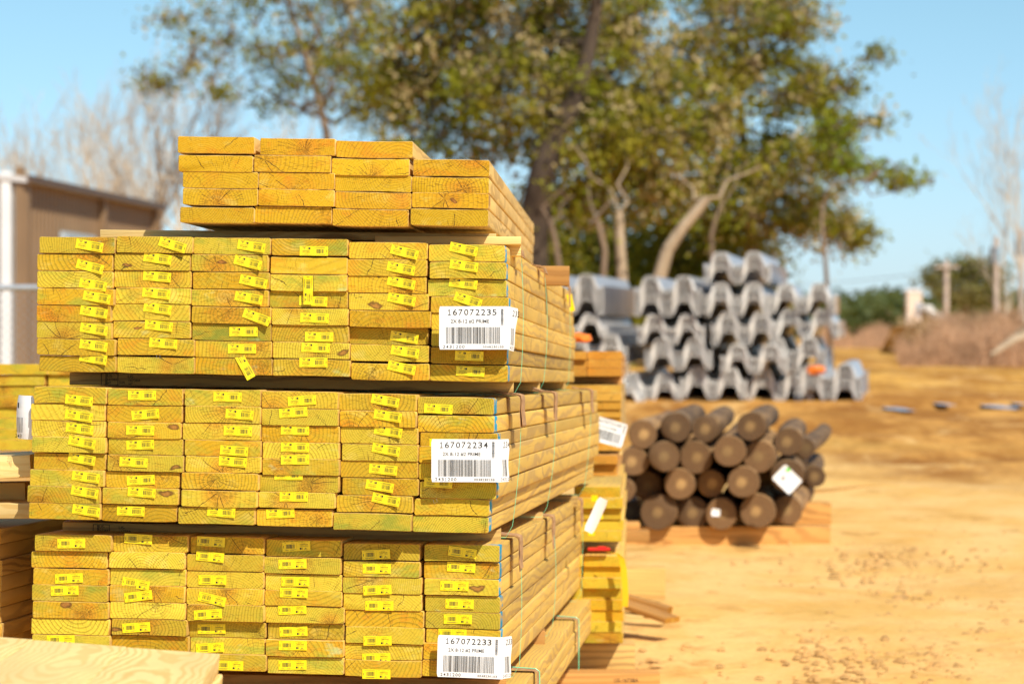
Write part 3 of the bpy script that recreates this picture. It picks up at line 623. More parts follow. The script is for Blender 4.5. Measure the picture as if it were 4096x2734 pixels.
# ================================================================ neighbouring stacks
def block(px0,px1,ytop,rows,pitch,D,d,mat,L,lab,group,cols,seed,bw,slope=.012,tintv=.6,green=0,jit=.004,gaps=None,name='lumber_board'):
    """rows x cols board ends, right edge at px1, shared by every side stack; bw = board width in photo pixels"""
    for i in range(rows):
        for j in range(cols):
            g=random.Random(seed*100+i*7+j); sc=F/D
            cx=px1-bw*(j+.5)-j*3+g.uniform(-.5,.5)*jit*sc; cy=ytop+pitch*(i+.5)
            col='right' if j==0 else ('left' if cols==2 else ('middle' if j==1 else 'left'))
            l=f"board in the {ORD[i]} row, {col} column, {lab}" if cols>1 else f"board in the {ORD[i]} row down, {lab}"
            place_board(cx,cy,D+g.uniform(-.02,.02),d,slope,bw/sc,(pitch-1)/sc,L,mat,l,group,name=name,seed=seed*100+i*7+j,tint=(g.random(),g.uniform(.35,.75),g.random()*green),cup=0,bow=(0,0))
dR=vdir(2560,1500)
block(0,2487,1404,3,33.5,11.5,dR,M_orange,3.0,"capping the right-hand stack",'boards of the stack behind on the right',2,61,136,slope=.0)
block(0,2486,1538,8,33,11.5,dR,M_dark,3.0,"upper bundle, right-hand stack",'boards of the stack behind on the right',2,62,139,slope=.0)
block(0,2470,1820,3,36,11.3,dR,M_orange,3.0,"thin middle layer, right-hand stack",'boards of the stack behind on the right',2,63,140,slope=.0)
block(0,2487,1945,5,44,10.15,dR,M_wood,2.6,"low middle bundle, right-hand stack",'boards of the stack behind on the right',1,64,185,slope=.0,green=.8,jit=.016)
block(0,2490,2222,8,43.6,10.07,dR,M_wood,2.6,"bottom bundle, right-hand stack",'boards of the stack behind on the right',2,65,158,slope=.0,green=.8,jit=.008)
gT='crosswise timbers of the right-hand stack'
def ct(a,b,y0,y1,D,dp,mat,lab,seed,**k): return cross_timber('timber',a,b,y0,y1,D,dp,mat,lab,'timber',gT,seed=seed,**k)
ct(2230,2488,1505,1536,11.75,.09,M_orange,'short crosswise block under the cap of the right-hand stack',71,slope=.0)
ct(2230,2490,1801,1819,11.7,.09,M_pale,'thin crosswise batten above the middle layer, right-hand stack',72,slope=0.)
ct(2230,2478,1929,1944,10.6,.09,M_pale,'thin crosswise batten below the middle layer, right-hand stack',73,slope=0.)
ct(2200,2478,2166,2221,10.5,.09,M_pale,'crosswise batten above the bottom bundle, right-hand stack',74,slope=0.)
ct(2150,2540,2572,2686,10.3,.14,M_dark,'thick crosswise timber under the right-hand stack',75,slope=0.)
bt=ct(2100,2640,2692,2770,9.9,.14,M_orange,'lowest crosswise timber with ink marks, right-hand stack',76,slope=0.)
mb=MB(); put_text(mb,'US-16738A',0,-.008,.085,.006,0,0,lambda x,y,z:(.0708,x+.31,z+.012)); obj('ink_stamp',mb.mesh('ink_stamp',[M_stampink]),bt)
# red plastic and yellow webbing on it
mb=MB(); mb.box((0,0,0),(.08,.05,.010),bev=.003); mb.box((.01,-.005,.007),(.03,.03,.006),bev=.002)
o=obj('plastic_wedge',mb.mesh('plastic_wedge',[M_red])); o.location=W(2395,2194,10.05); tag(o,'red plastic piece in the gap above the bottom bundle, right-hand stack','plastic')
mb=MB(); P0=[(2430,2206,10.0),(2468,2212,9.98),(2487,2232,9.98),(2494,2270,9.98),(2499,2330,9.98),(2502,2385,9.98),(2500,2425,9.98)]
pts=[W(*p) for p in P0]; vs=[];fs=[]
for i,p in enumerate(pts):
    hw=(.004,.006,.009,.011,.011,.011,.010)[i]; vs+=[p+Vector((-hw,-.0,0)),p+Vector((hw,-.004,0)),p+Vector((hw,.001,0)),p+Vector((-hw,.004,0))]
for i in range(len(pts)-1):
    for k in range(4): fs.append((i*4+k,i*4+(k+1)%4,(i+1)*4+(k+1)%4,(i+1)*4+k))
mb.add(vs,fs); o=obj('webbing_strap',mb.mesh('webbing_strap',[M_ylw])); tag(o,'bright yellow webbing hanging over the side of the right-hand stack','strap')
card(2430,1725,11.1,.140,.095,R(16),R(6),'blurred white barcode label, tilted, on the right-hand stack behind',None,'167072240','barcode_label',curl=.01,cat='label')
card(2385,2060,9.2,.035,.12,R(25),R(-15),'narrow white tag sticking out beyond the lower bundle',None,None,'paper_tag',curl=.01)
def small_tag(px,py,D,lab,w_=.05,h_=.028,rot=0,mat=None,ydir=0):
    mb=MB(); grid_sheet(mb,-w_/2,-h_/2,w_/2,h_/2,6,3,0,0,lambda x,y,z:(x,y-.006*math.sin(x*40),z),th=.0008)
    o=obj('paper_tag',mb.mesh('paper_tag',[mat or M_yellow])); o.matrix_world=Matrix.Translation(W(px,py,D))@Matrix.Rotation(ydir,4,'Z')@Matrix.Rotation(rot,4,'Y'); tag(o,lab,'tag'); return o
small_tag(2378,1992,9.9,'yellow tag curling past the far end of the middle bundle, upper of three',.022,.022)
small_tag(2400,2058,9.9,'yellow tag curling past the far end of the lower bundle, middle of three',.02,.03)
small_tag(2366,2130,9.9,'yellow tag curling past the far end of the lower bundle, lowest of three',.022,.018)
small_tag(2283,1210,9.9,'crumpled yellow and blue tag on the far corner of the upper bundle',.018,.06,R(-12))
# ---- left stack: far bundle facing the camera and near bundle whose side runs beside the main stack
dL=vdir(3000,1534)
for i in range(8):
    for j in range(2):
        g=random.Random(900+i*3+j); D=10.1
        cx=(81 if j==0 else 292)+g.uniform(-6,6)
        place_board(cx,1455+43.2*(i+.5),D+g.uniform(-.01,.01),dL,.0,207/(F/D),42.6/(F/D),2.6,M_wood,f"blurred yellow board, {ORD[i]} row, {'left' if j==0 else 'right'} column, far bundle at left",'boards of the far bundle at left',seed=900+i*3+j,tint=(g.random()*.6,g.uniform(.6,.85),g.random()),cup=0,bow=(0,0))
for i in range(9):
    for j in range(2):
        g=random.Random(950+i*3+j); D=7.0; sc=F/D
        cx=12-150-j*303+g.uniform(-8,4)
        place_board(cx,2112+63*(i+.5),D,dL,.0,.184,.0383,4.9,M_dark,f"board of the shaded bundle at far left, {ORD[i]} row, {'inner' if j==0 else 'outer'} column",'boards of the shaded bundle at left',seed=950+i*3+j,tint=(g.random(),.5,.2),cup=0)
cross_timber('timber',-420,118,2016,2078,6.88,.22,M_pale,'pale plank lying crosswise on the shaded bundle at far left, lower of two','timber','pale planks on the shaded bundle',seed=81,slope=-.01)
cross_timber('timber',-420,122,1850,1940,6.86,.32,M_pale,'thick pale plank with heart-shaped knot marks at far left, upper of two','timber','pale planks on the shaded bundle',seed=82,slope=-.06)
cross_timber('timber',-500,100,1940,2014,7.05,.09,M_dark,'dark block between the two pale planks at far left','timber','pale planks on the shaded bundle',seed=83,slope=-.02)
# ---- foreground boards lower left: tops seen from above, running toward the camera
def fore():
    vx,vy=1376,1800; d=vdir(vx,vy); D=5.62; sc=F/D
    L=3.66
    fr=frame(d,.075)
    for lay in range(3):
        for j in range(4):
            g=random.Random(700+lay*5+j)
            xr=876-j*373+(lay*12); yb=2619-j*29+lay*82
            back=W(xr-186,yb-14+34,D)   # centre of the far end
            m=board_mesh(.184,.0385,L,M_pale,seed=700+lay*5+j,tint=(.2,.78,.1),cup=0,bow=(.002*j,0),pith=(g.uniform(-.02,.02),2*math.pi/.011,-.045))
            o=obj('lumber_board',m,None,mat4(fr,back-d*L)); tag(o,f"pale foreground board seen from above, {ORD[j]} from the right, {('top','second','third')[lay]} layer",'board','pale boards in the foreground')
fore()

# ================================================================ ground
def ground_z(x,y):
    z=np.interp(y,[0,6,10,15,20,31,50,100,200,900],[-.30,-.22,-.10,.03,.13,.40,.52,.72,.85,1.0])
    return z
M_soil=NT('dirt')
m=M_soil; P=m.coord('Object'); X,Y,Z=m.sep(P)[0:3]
big=m.noise(P,.22,4,.6); med=m.noise(m.vmath('MULTIPLY',P,(1,1.0,1)),1.6,5,.65); fin=m.noise(P,14,4,.7)
Yw=m.math('ADD',Y,m.math('MULTIPLY',m.math('SUBTRACT',m.noise(m.vmath('MULTIPLY',P,(.35,.12,1)),1.0,4,.6),.5),14.0)); near=m.ss(Yw,18.5,23)
sand=m.mix(m.ss(med,.35,.7),(.84,.53,.195),(.76,.43,.118))
mud=m.mix(m.ss(m.noise(m.vmath('MULTIPLY',P,(1.3,.5,1)),1.0,6,.75),.40,.60),(.64,.32,.075),(.32,.125,.022))
gold=m.mix(m.ss(m.noise(m.vmath('MULTIPLY',P,(.8,.16,1)),1.0,6,.72),.42,.58),(.72,.39,.085),(.42,.185,.030))
clay=m.mix(m.ss(Yw,30,40),mud,gold)
c=m.mix(near,sand,clay)
clod=m.math('MULTIPLY',m.ss(m.noise(m.vmath('MULTIPLY',P,(1,.8,1)),3.6,5,.7),.52,.64),m.ss(m.noise(P,.55,3),.44,.56))
c=m.mix(m.math('MULTIPLY',clod,.7),c,(.48,.25,.065))
trk=m.noise(m.vmath('MULTIPLY',P,(1.6,.55,1)),1.0,5,.7,0,.6); c=m.mix(m.math('MULTIPLY',m.ss(trk,.50,.66),m.math('ADD',.20,m.math('MULTIPLY',near,.5))),c,(.40,.18,.035)); c=m.mix(m.math('MULTIPLY',m.ss(trk,.47,.34),.5),c,(.86,.56,.22))
c=m.mix(m.math('MULTIPLY',m.ss(m.noise(P,.12,3),.55,.7),.3),c,(.42,.34,.08))
c=m.mix(m.ss(fin,.35,.75,0,.35),c,m.mix(.5,c,(.35,.18,.06)))
m.base(c); m.rough(.95); m.b.inputs['Specular IOR Level'].default_value=.1
m.bump(m.math('ADD',m.math('MULTIPLY',med,.8),m.math('MULTIPLY',fin,.3)),.7,.05)
def grid_ground():
    ys=np.concatenate([np.linspace(-6,60,420),np.geomspace(61,1200,60)]); xs=np.concatenate([-np.geomspace(12,700,30)[::-1],np.linspace(-11.5,11.5,100),np.geomspace(12,700,30)])
    g=np.random.default_rng(3); XX,YY=np.meshgrid(xs,ys); ZZ=ground_z(XX,YY)
    ph=g.uniform(0,6.28,(14,)); kx=g.uniform(-3,3,14); ky=g.uniform(-3,3,14)
    n=sum(np.sin(XX*kx[i]+YY*ky[i]+ph[i])/(1+abs(kx[i])+abs(ky[i])) for i in range(14))
    ZZ=ZZ+.012*n*np.clip((YY-4)/10,0,1)
    # low ridges of pushed soil to the right
    rut=sum(g.uniform(.02,.05)*np.exp(-((YY-(c+.35*np.sin(XX*g.uniform(.3,.9)+c)+g.uniform(-.12,.12)*XX))/g.uniform(.18,.5))**2)*g.choice([-1,1],p=[.4,.6]) for c in np.linspace(19,46,34))
    ZZ=ZZ+rut*(.4+.6*np.clip(np.sin(XX*1.7+YY*.6)+.5,0,1))
    V=np.stack([XX,YY,ZZ],-1).reshape(-1,3); nx=len(xs); ny=len(ys)
    I=(np.arange(ny-1)[:,None]*nx+np.arange(nx-1)[None,:]).ravel(); Q=np.stack([I,I+1,I+nx+1,I+nx],1)
    o=obj('ground',npmesh('ground',V,Q,[M_soil.mat],smooth=True)); tag(o,'bare orange sandy dirt of the yard',None,None,'structure'); o['kind']='structure'
grid_ground()
def gz(x,y): return float(ground_z(x,y))
# dirt clods
def clods():
    g=np.random.default_rng(9); V=[];Q=[]
    base=np.array([[-1,-1,0],[1,-1,0],[1,1,0],[-1,1,0],[-.5,-.5,1],[.5,-.5,1],[.5,.5,1],[-.5,.5,1]],float); q=np.array([[0,1,5,4],[1,2,6,5],[2,3,7,6],[3,0,4,7],[4,5,6,7]])
    n=0
    cl=[(3300,2520,500),(3500,2300,260),(3700,2600,320),(3850,2250,260),(2900,2480,60),(3100,2330,50),(2750,2600,50),(3600,2450,400),(3350,2620,300),(3950,2500,200)]
    for (cx,cy,k) in cl:
        k=int(k*.4)
        for _ in range(k):
            px=cx+g.normal()*130; py=cy+g.normal()*45
            if py<1700: continue
            D=1.2*F/(py-1330)
            p=W(px,py,D); y=p.y; x=p.x
            s_=g.uniform(.004,.013)*(1 if g.random()<.9 else 1.8)
            b=base*np.array([s_*g.uniform(.8,1.6),s_*g.uniform(.8,1.6),s_*g.uniform(.5,1.0)])*(1+g.uniform(-.25,.25,(8,3)))
            a=g.uniform(0,6.28); R_=np.array([[math.cos(a),-math.sin(a),0],[math.sin(a),math.cos(a),0],[0,0,1]])
            V.append(b@R_.T+np.array([x,y,gz(x,y)])); Q.append(q+n*8); n+=1
    o=obj('dirt_clods',npmesh('dirt_clods',np.concatenate(V),np.concatenate(Q),[plain('clod_soil',(.56,.31,.10),.95,.3,20)])); tag(o,'small brown clods of dirt scattered over the sandy ground','dirt',None,'stuff')
clods()
def puddle(px,py,D,rx,ry,lab,seed):
    g=random.Random(seed); p=W(px,py,D); z=p.z+.07; mb=MB(); n=22
    vs=[(p.x+math.cos(2*math.pi*k/n)*rx*g.uniform(.7,1.15),p.y+math.sin(2*math.pi*k/n)*ry*g.uniform(.7,1.15),z) for k in range(n)]
    mb.add(vs,[tuple(range(n))]); M=bpy.data.materials.get('puddle_water')
    if not M:
        q=NT('puddle_water'); q.base((.40,.40,.42)); q.rough(.30); q.b.inputs['IOR'].default_value=1.33; q.b.inputs['Specular IOR Level'].default_value=1.0; M=q.mat
    me=mb.mesh('water_puddle',[M])
    if me.polygons[0].normal.z<0: me.flip_normals()
    o=obj('water_puddle',me); o['kind']='structure'; o['label']=lab
puddle(3592,1662,29.2,.12,.9,'small sky-blue puddle in the muddy strip, leftmost',1)
puddle(3765,1640,30.2,.08,.8,'small sky-blue puddle in the muddy strip, second from left',2)
puddle(4000,1652,29.7,.15,.9,'small sky-blue puddle in the muddy strip at the right edge',3)
puddle(4085,1640,30.2,.07,.5,'small sky-blue puddle at the picture edge',4)

# ================================================================ posts (round poles)
def pole_mat():
    m=NT('brown_treated_post'); P=m.coord(); x,y,z=m.sep(P)[0:3]; hv=m.attr('tint')
    r=m.vmath('LENGTH',m.vmath('MULTIPLY',m.vmath('ADD',P,m.vmath('SCALE',m.vmath('SUBTRACT',m.noise(P,6,2,.5,1),(.5,.5,.5)),(0,0,0),scale=.05)),(1,0,1)))
    t=m.sep(hv); dk=m.math('ADD',.55,m.math('MULTIPLY',t[1],.75)); crk=m.ss(m.noise(m.vmath('MULTIPLY',P,(60,1,60)),1.0,3,.7),.58,.66)
    end=m.mix(m.ss(r,.038,.010),m.mix(m.ss(m.math('SINE',m.math('MULTIPLY',r,900)),0,1),(.18,.095,.036),(.085,.042,.016)),m.mix(t[0],(.40,.24,.09),(.20,.12,.045)))
    side=m.mix(m.ss(m.noise(m.vmath('MULTIPLY',P,(20,2,20)),1,4),.35,.65),(.32,.185,.075),(.15,.082,.034))
    ny=m.math('ABSOLUTE',m.sep(m.coord('Normal'))[1]); m.base(m.vmath('SCALE',m.mix(m.ss(ny,.6,.8),side,m.mix(m.math('MULTIPLY',crk,.6),end,(.05,.025,.01))),(0,0,0),scale=dk)); m.rough(.85); m.bump(m.noise(m.vmath('MULTIPLY',P,(40,4,40)),1,3),.5,.004); return m.mat
M_pole=pole_mat()
dP=vdir(3480,1290)
def post(px,py,rad,D,L,lab,seed,group='round posts in the pile',far=.88,name='round_post'):
    g=random.Random(seed); mb=MB(); n=20; NS=7; vs=[];fs=[]
    ph=g.uniform(0,6.28)
    for i in range(NS+2):
        y=0 if i==0 else (.008 if i==1 else L*(i-1)/NS); rr=rad*(1-(1-far)*y/L)*(.965 if i==0 else 1)
        for k in range(n):
            a=2*math.pi*k/n; q=rr*(1+.025*math.sin(2*a+ph)+.015*math.sin(3*a+ph*2)+g.uniform(-.006,.006)); vs.append((q*math.cos(a)+.01*math.sin(i*.7+ph),y,q*math.sin(a)))
    for i in range(NS+1):
        for k in range(n):
            k2=(k+1)%n; fs.append((i*n+k,(i+1)*n+k,(i+1)*n+k2,i*n+k2))
    fs.append(tuple(range(n))); fs.append(tuple((NS+1)*n+k for k in range(n-1,-1,-1)))
    mb.add(vs,fs); me=mb.mesh(name,[M_pole],ang=R(50)); setattr_pt(me,'tint',(g.random(),g.random(),0))
    dd=(dP+Vector((g.uniform(-.02,.02),0,g.uniform(-.008,.008)))).normalized()
    o=obj(name,me,None,mat4(frame(dd,0),W(px,py,D))); tag(o,lab,'post',group); return o
Z6=2.342
PL=[(295,365,132,'top row, leftmost post'),(590,300,135,'top row, pale-ended second post from left'),(870,315,122,'top row, third post from left with pale heart'),(1290,290,132,'top row, dark-ended fourth post'),(1635,435,130,'top row, rightmost post with pale heart'),
(180,620,132,'second row, leftmost post beside the stack'),(485,572,140,'second row, second post from left'),(795,580,148,'second row, third post from left'),(1080,522,145,'second row, pale olive-ended fourth post'),(1370,575,148,'second row, fifth post from left'),
(95,890,115,'third row, leftmost post behind the stack'),(335,850,130,'third row, shaded second post from left'),(645,830,140,'third row, third post from left'),(935,825,124,'third row, fourth post from left'),(1210,812,146,'third row, fifth post from left'),(1640,755,150,'third row, right post behind a white label'),
(425,1095,165,'bottom row, wide leftmost post'),(750,1100,148,'bottom row, second post from left'),(1035,1112,143,'bottom row, third post, with a small white tag'),(1345,1085,160,'bottom row, fourth post with orange mark'),(1640,1078,133,'bottom row, rightmost post')]
for k,(x,y,r_,l) in enumerate(PL):
    D=15.0+(.25 if k in(11,) else 0)+rnd.uniform(-.12,.12); post(2450+x/Z6,1580+y/Z6,1.03*r_/Z6/F*D,D,1.8,f"brown round post in the pile, {l}",300+k)
for q_,(x_,y_,l_) in enumerate(((2725,1765,'behind the gap between the two top rows, left'),(2905,1770,'behind the gap between the two top rows, right'),(2700,1880,'behind the gap between the middle rows, left'),(2860,1890,'behind the gap between the middle rows, centre'),(3060,1905,'behind the dark gap beside the label'),(2790,1985,'behind the gap between the bottom rows, left'),(2945,1985,'behind the gap between the bottom rows, right'),(3080,2000,'behind the gap left of the bottom right post'))): post(x_,y_,.062,15.75,1.9,'filler post added to darken the pile, '+l_,360+q_)  # filler posts added as dark backing, hiding bright ground in the gaps
post(2515,2045,.062,15.9,2.1,'filler post added to darken the void at the lower left of the pile',342)  # this post and the next are added so the void looks dark
post(2575,2020,.06,15.9,2.1,'filler post added to darken the gap between the two lowest rows at left',343)
post(3258,1905,.06,16.2,2.2,'brown round post in the pile, lying loose against its right side',340)
post(3225,1790,.055,15.6,3.0,'brown round post in the pile, slipped down behind the label',341)
card(3148,1916,14.7,.125,.10,R(44),R(2),'blurred white label with a green dot hanging on the post pile',None,None,'paper_tag')
gp=bpy.data.objects[-1] if False else None
mb=MB(); mb.tube([(0,0,0),(0,-.003,0)],.011,12); o=obj('green_sticker',mb.mesh('green_sticker',[plain('green_paint',(.08,.60,.02),.5)])); o.location=W(3152,1878,14.66); tag(o,'small bright green dot sticker on the white post label','sticker')
card(2863,2048,14.8,.045,.038,R(5),0,'small white tag stapled to a bottom row post',None,None,'paper_tag')
card(2568,1988,15.2,.06,.022,R(3),R(10),'small pale tag in the shade between the posts at left',None,None,'paper_tag')
cross_timber('timber',2490,3322,2105,2196,15.1,.19,M_orange,'orange dunnage timber under the front of the post pile','timber','dunnage timbers under the posts',seed=91,slope=.0)
cross_timber('timber',2500,3325,2012,2098,16.0,.19,M_orange,'orange dunnage timber under the back of the post pile','timber','dunnage timbers under the posts',seed=92,slope=.0)
# loose timbers beside the right-hand stack
cross_timber('timber',2380,2598,2122,2166,12.6,.14,M_orange,'orange timber end poking out behind the right-hand stack, lower of two','timber','loose timbers beside the right-hand stack',seed=93,slope=0)
cross_timber('timber',2380,2560,2090,2122,12.7,.14,M_orange,'orange timber end poking out behind the right-hand stack, upper of two','timber','loose timbers beside the right-hand stack',seed=94,slope=0)
cross_timber('timber',2350,2662,2268,2390,12.3,.14,M_dark,'olive timber block lying on the dirt beside the right-hand stack','timber','loose timbers beside the right-hand stack',seed=95,slope=.01)
def stick_ground(a,b,Da,Db,wd,hh,mat,lab,seed):
    p=W(*a,Da); q=W(*b,Db); y=(q-p); L=y.length; y.normalize(); x=y.cross(Vector((0,0,1))).normalized(); z=x.cross(y)
    o=obj('wood_offcut',board_mesh(wd,hh,L,mat,seed=seed,cup=0),None,mat4(Matrix((x,y,z)).transposed(),p)); tag(o,lab,'wood','wood offcuts on the dirt')
stick_ground((2460,2400),(2690,2478),11.4,11.2,.09,.022,M_orange,'orange offcut lying on the dirt, nearer of two beside the stack',96)
stick_ground((2470,2378),(2680,2440),11.7,11.6,.05,.03,M_orange,'orange offcut lying on the dirt, farther of two beside the stack',97)
stick_ground((2480,2455),(2600,2462),11.3,11.3,.12,.01,M_pale,'small pale board flat on the dirt beside the stack',98)
post(3300,1966,.028,19.5,.1,'thin orange stake end','z') if False else None
stick_ground((3200,1978),(3515,1954),18.5,19.0,.05,.05,M_orange,'long thin orange stake lying on the dirt right of the posts',99)

# ================================================================ nests of galvanised beams
def beam_mat():
    m=NT('galvanised_steel'); P=m.coord(); f=m.noise(P,3,4); ny=m.math('ABSOLUTE',m.sep(m.coord('Normal'))[1])
    face=m.mix(m.ss(f,.3,.7),(.74,.73,.72),(.56,.56,.57)); e=m.ss(ny,.7,.9); m.base(m.mix(e,face,(.95,.89,.80))); m.val(m.b.inputs['Metallic'],m.math('SUBTRACT',.55,m.math('MULTIPLY',e,.55))); m.rough(.36); return m.mat
M_beam=beam_mat()
def beam_mesh(Wd=.72,dep=.15,L=4.0,th=.0062):
    # two humps, three valleys with curled lips
    half=[(-.5,-.30),(-.48,-.46),(-.45,-.5),(-.42,-.42),(-.355,.34),(-.33,.46),(-.30,.5),(-.20,.5),(-.17,.46),(-.145,.34),(-.08,-.42),(-.055,-.49),(-.02,-.5)]
    pr=[(a*Wd,b*dep) for a,b in half]+[(-a*Wd,b*dep) for a,b in half[::-1]]
    n=len(pr); V=[];Q=[]
    nor=[]
    for k in range(n):
        a=Vector((*pr[max(k-1,0)],0)); b=Vector((*pr[min(k+1,n-1)],0)); t=(b-a).normalized(); nor.append((t.y,-t.x))
    for y in(0,L):
        for s_ in(0,1):
            for (x,z),(nx_,nz_) in zip(pr,nor): V.append((x+s_*th*nx_,y,z+s_*th*nz_))
    def id(y,s_,k): return (y*2+s_)*n+k
    for k in range(n-1):
        Q.append((id(0,0,k),id(0,0,k+1),id(1,0,k+1),id(1,0,k))); Q.append((id(0,1,k),id(1,1,k),id(1,1,k+1),id(0,1,k+1)))
        for y in(0,1): Q.append((id(y,0,k),id(y,1,k),id(y,1,k+1),id(y,0,k+1)))
    for k in(0,n-1): Q.append((id(0,0,k),id(1,0,k),id(1,1,k),id(0,1,k)))
    mb=MB(); mb.add(V,Q); return mb.mesh('steel_beam',[M_beam],ang=R(25))
BM=beam_mesh()
dB=vdir(3590,1300)
NEST=[('top row, alone',1368,112,352,10),
('second row, second from right',1365,352,612,10),('second row, rightmost',1880,356,590,9),('second row, third from right',820,300,606,11),('second row, leftmost',60,285,590,11),
('third row, second from right',1425,582,838,10),('third row, rightmost',1905,560,785,9),('third row, third from right',850,600,830,9),('third row, leftmost',90,585,760,8),
('fourth row, second from right',1500,832,1060,9),('fourth row, rightmost',1800,780,1030,9),('fourth row, third from right',905,790,1030,9),('fourth row, leftmost',250,745,960,8),
('bottom row, third from right',1180,1010,1255,10),('bottom row, second from right',1700,1020,1268,10),('bottom row, rightmost',2080,990,1290,12),('bottom row, fourth from right',670,1060,1290,9),('bottom row, leftmost',380,1160,1330,6)]
for bi,(nm_,cx,ty,by,n) in enumerate(NEST):
    n=min(12,n+2) if n>8 else n
    g=random.Random(bi+40); D=31.0+g.uniform(-.1,.1) 
    sc=F/D; px=2250+cx/1.9575; y0=950+ty/1.9575; y1=950+by/1.9575; dp=.15*sc; step=((y1-y0)-dp*.96)/(n-1)
    fr=frame((dB+Vector((g.uniform(-.01,.01),0,0))).normalized(),g.uniform(-.01,.015)+(.05 if bi in(8,12) else 0))
    for k in range(n):
        o=obj('steel_beam',BM,None,mat4(fr,W(px+g.uniform(-1.2,1.2),y0+dp/2+step*k,D+g.uniform(-.03,.03))))
        tag(o,f"grey steel beam, {ORD[k]} down in the nest in the {nm_}",'beam',f"nested grey beams, {nm_}")
g0='dunnage under the steel beams'
for k,(a,b,y0,y1,D,dp) in enumerate(((2560,3420,1592,1622,31.2,.3),(2560,3440,1560,1590,33.6,.3))):
    cross_timber('timber',a,b,y0,y1,D,dp,M_dark,f"dark dunnage timber under the {'front' if k==0 else 'back'} of the steel beams",'timber',g0,seed=110+k,slope=0,tint=(1,0.0,0))
# orange marker bits
def lump(px,py,D,rx,rz,mat,name,lab,cat):
    mb=MB(); bm=bmesh.new(); bmesh.ops.create_icosphere(bm,subdivisions=2,radius=1); g=random.Random(px)
    for v in bm.verts: v.co=Vector((v.co.x*rx,v.co.y*rx,v.co.z*rz))*g.uniform(.8,1.2)
    me=bpy.data.meshes.new(name); bm.to_mesh(me); bm.free(); me.materials.append(mat); o=obj(name,me); o.location=W(px,py,D); tag(o,lab,cat)
M_or=plain('orange_film',(.90,.22,.02),.5)
lump(3262,1478,30.6,.10,.055,M_or,'orange_wrap','crumpled orange wrap on the lowest beams at the right','wrap')
lump(2318,1350,12.2,.06,.022,M_or,'orange_wrap','orange wrap lying on top of the right-hand stack','wrap')

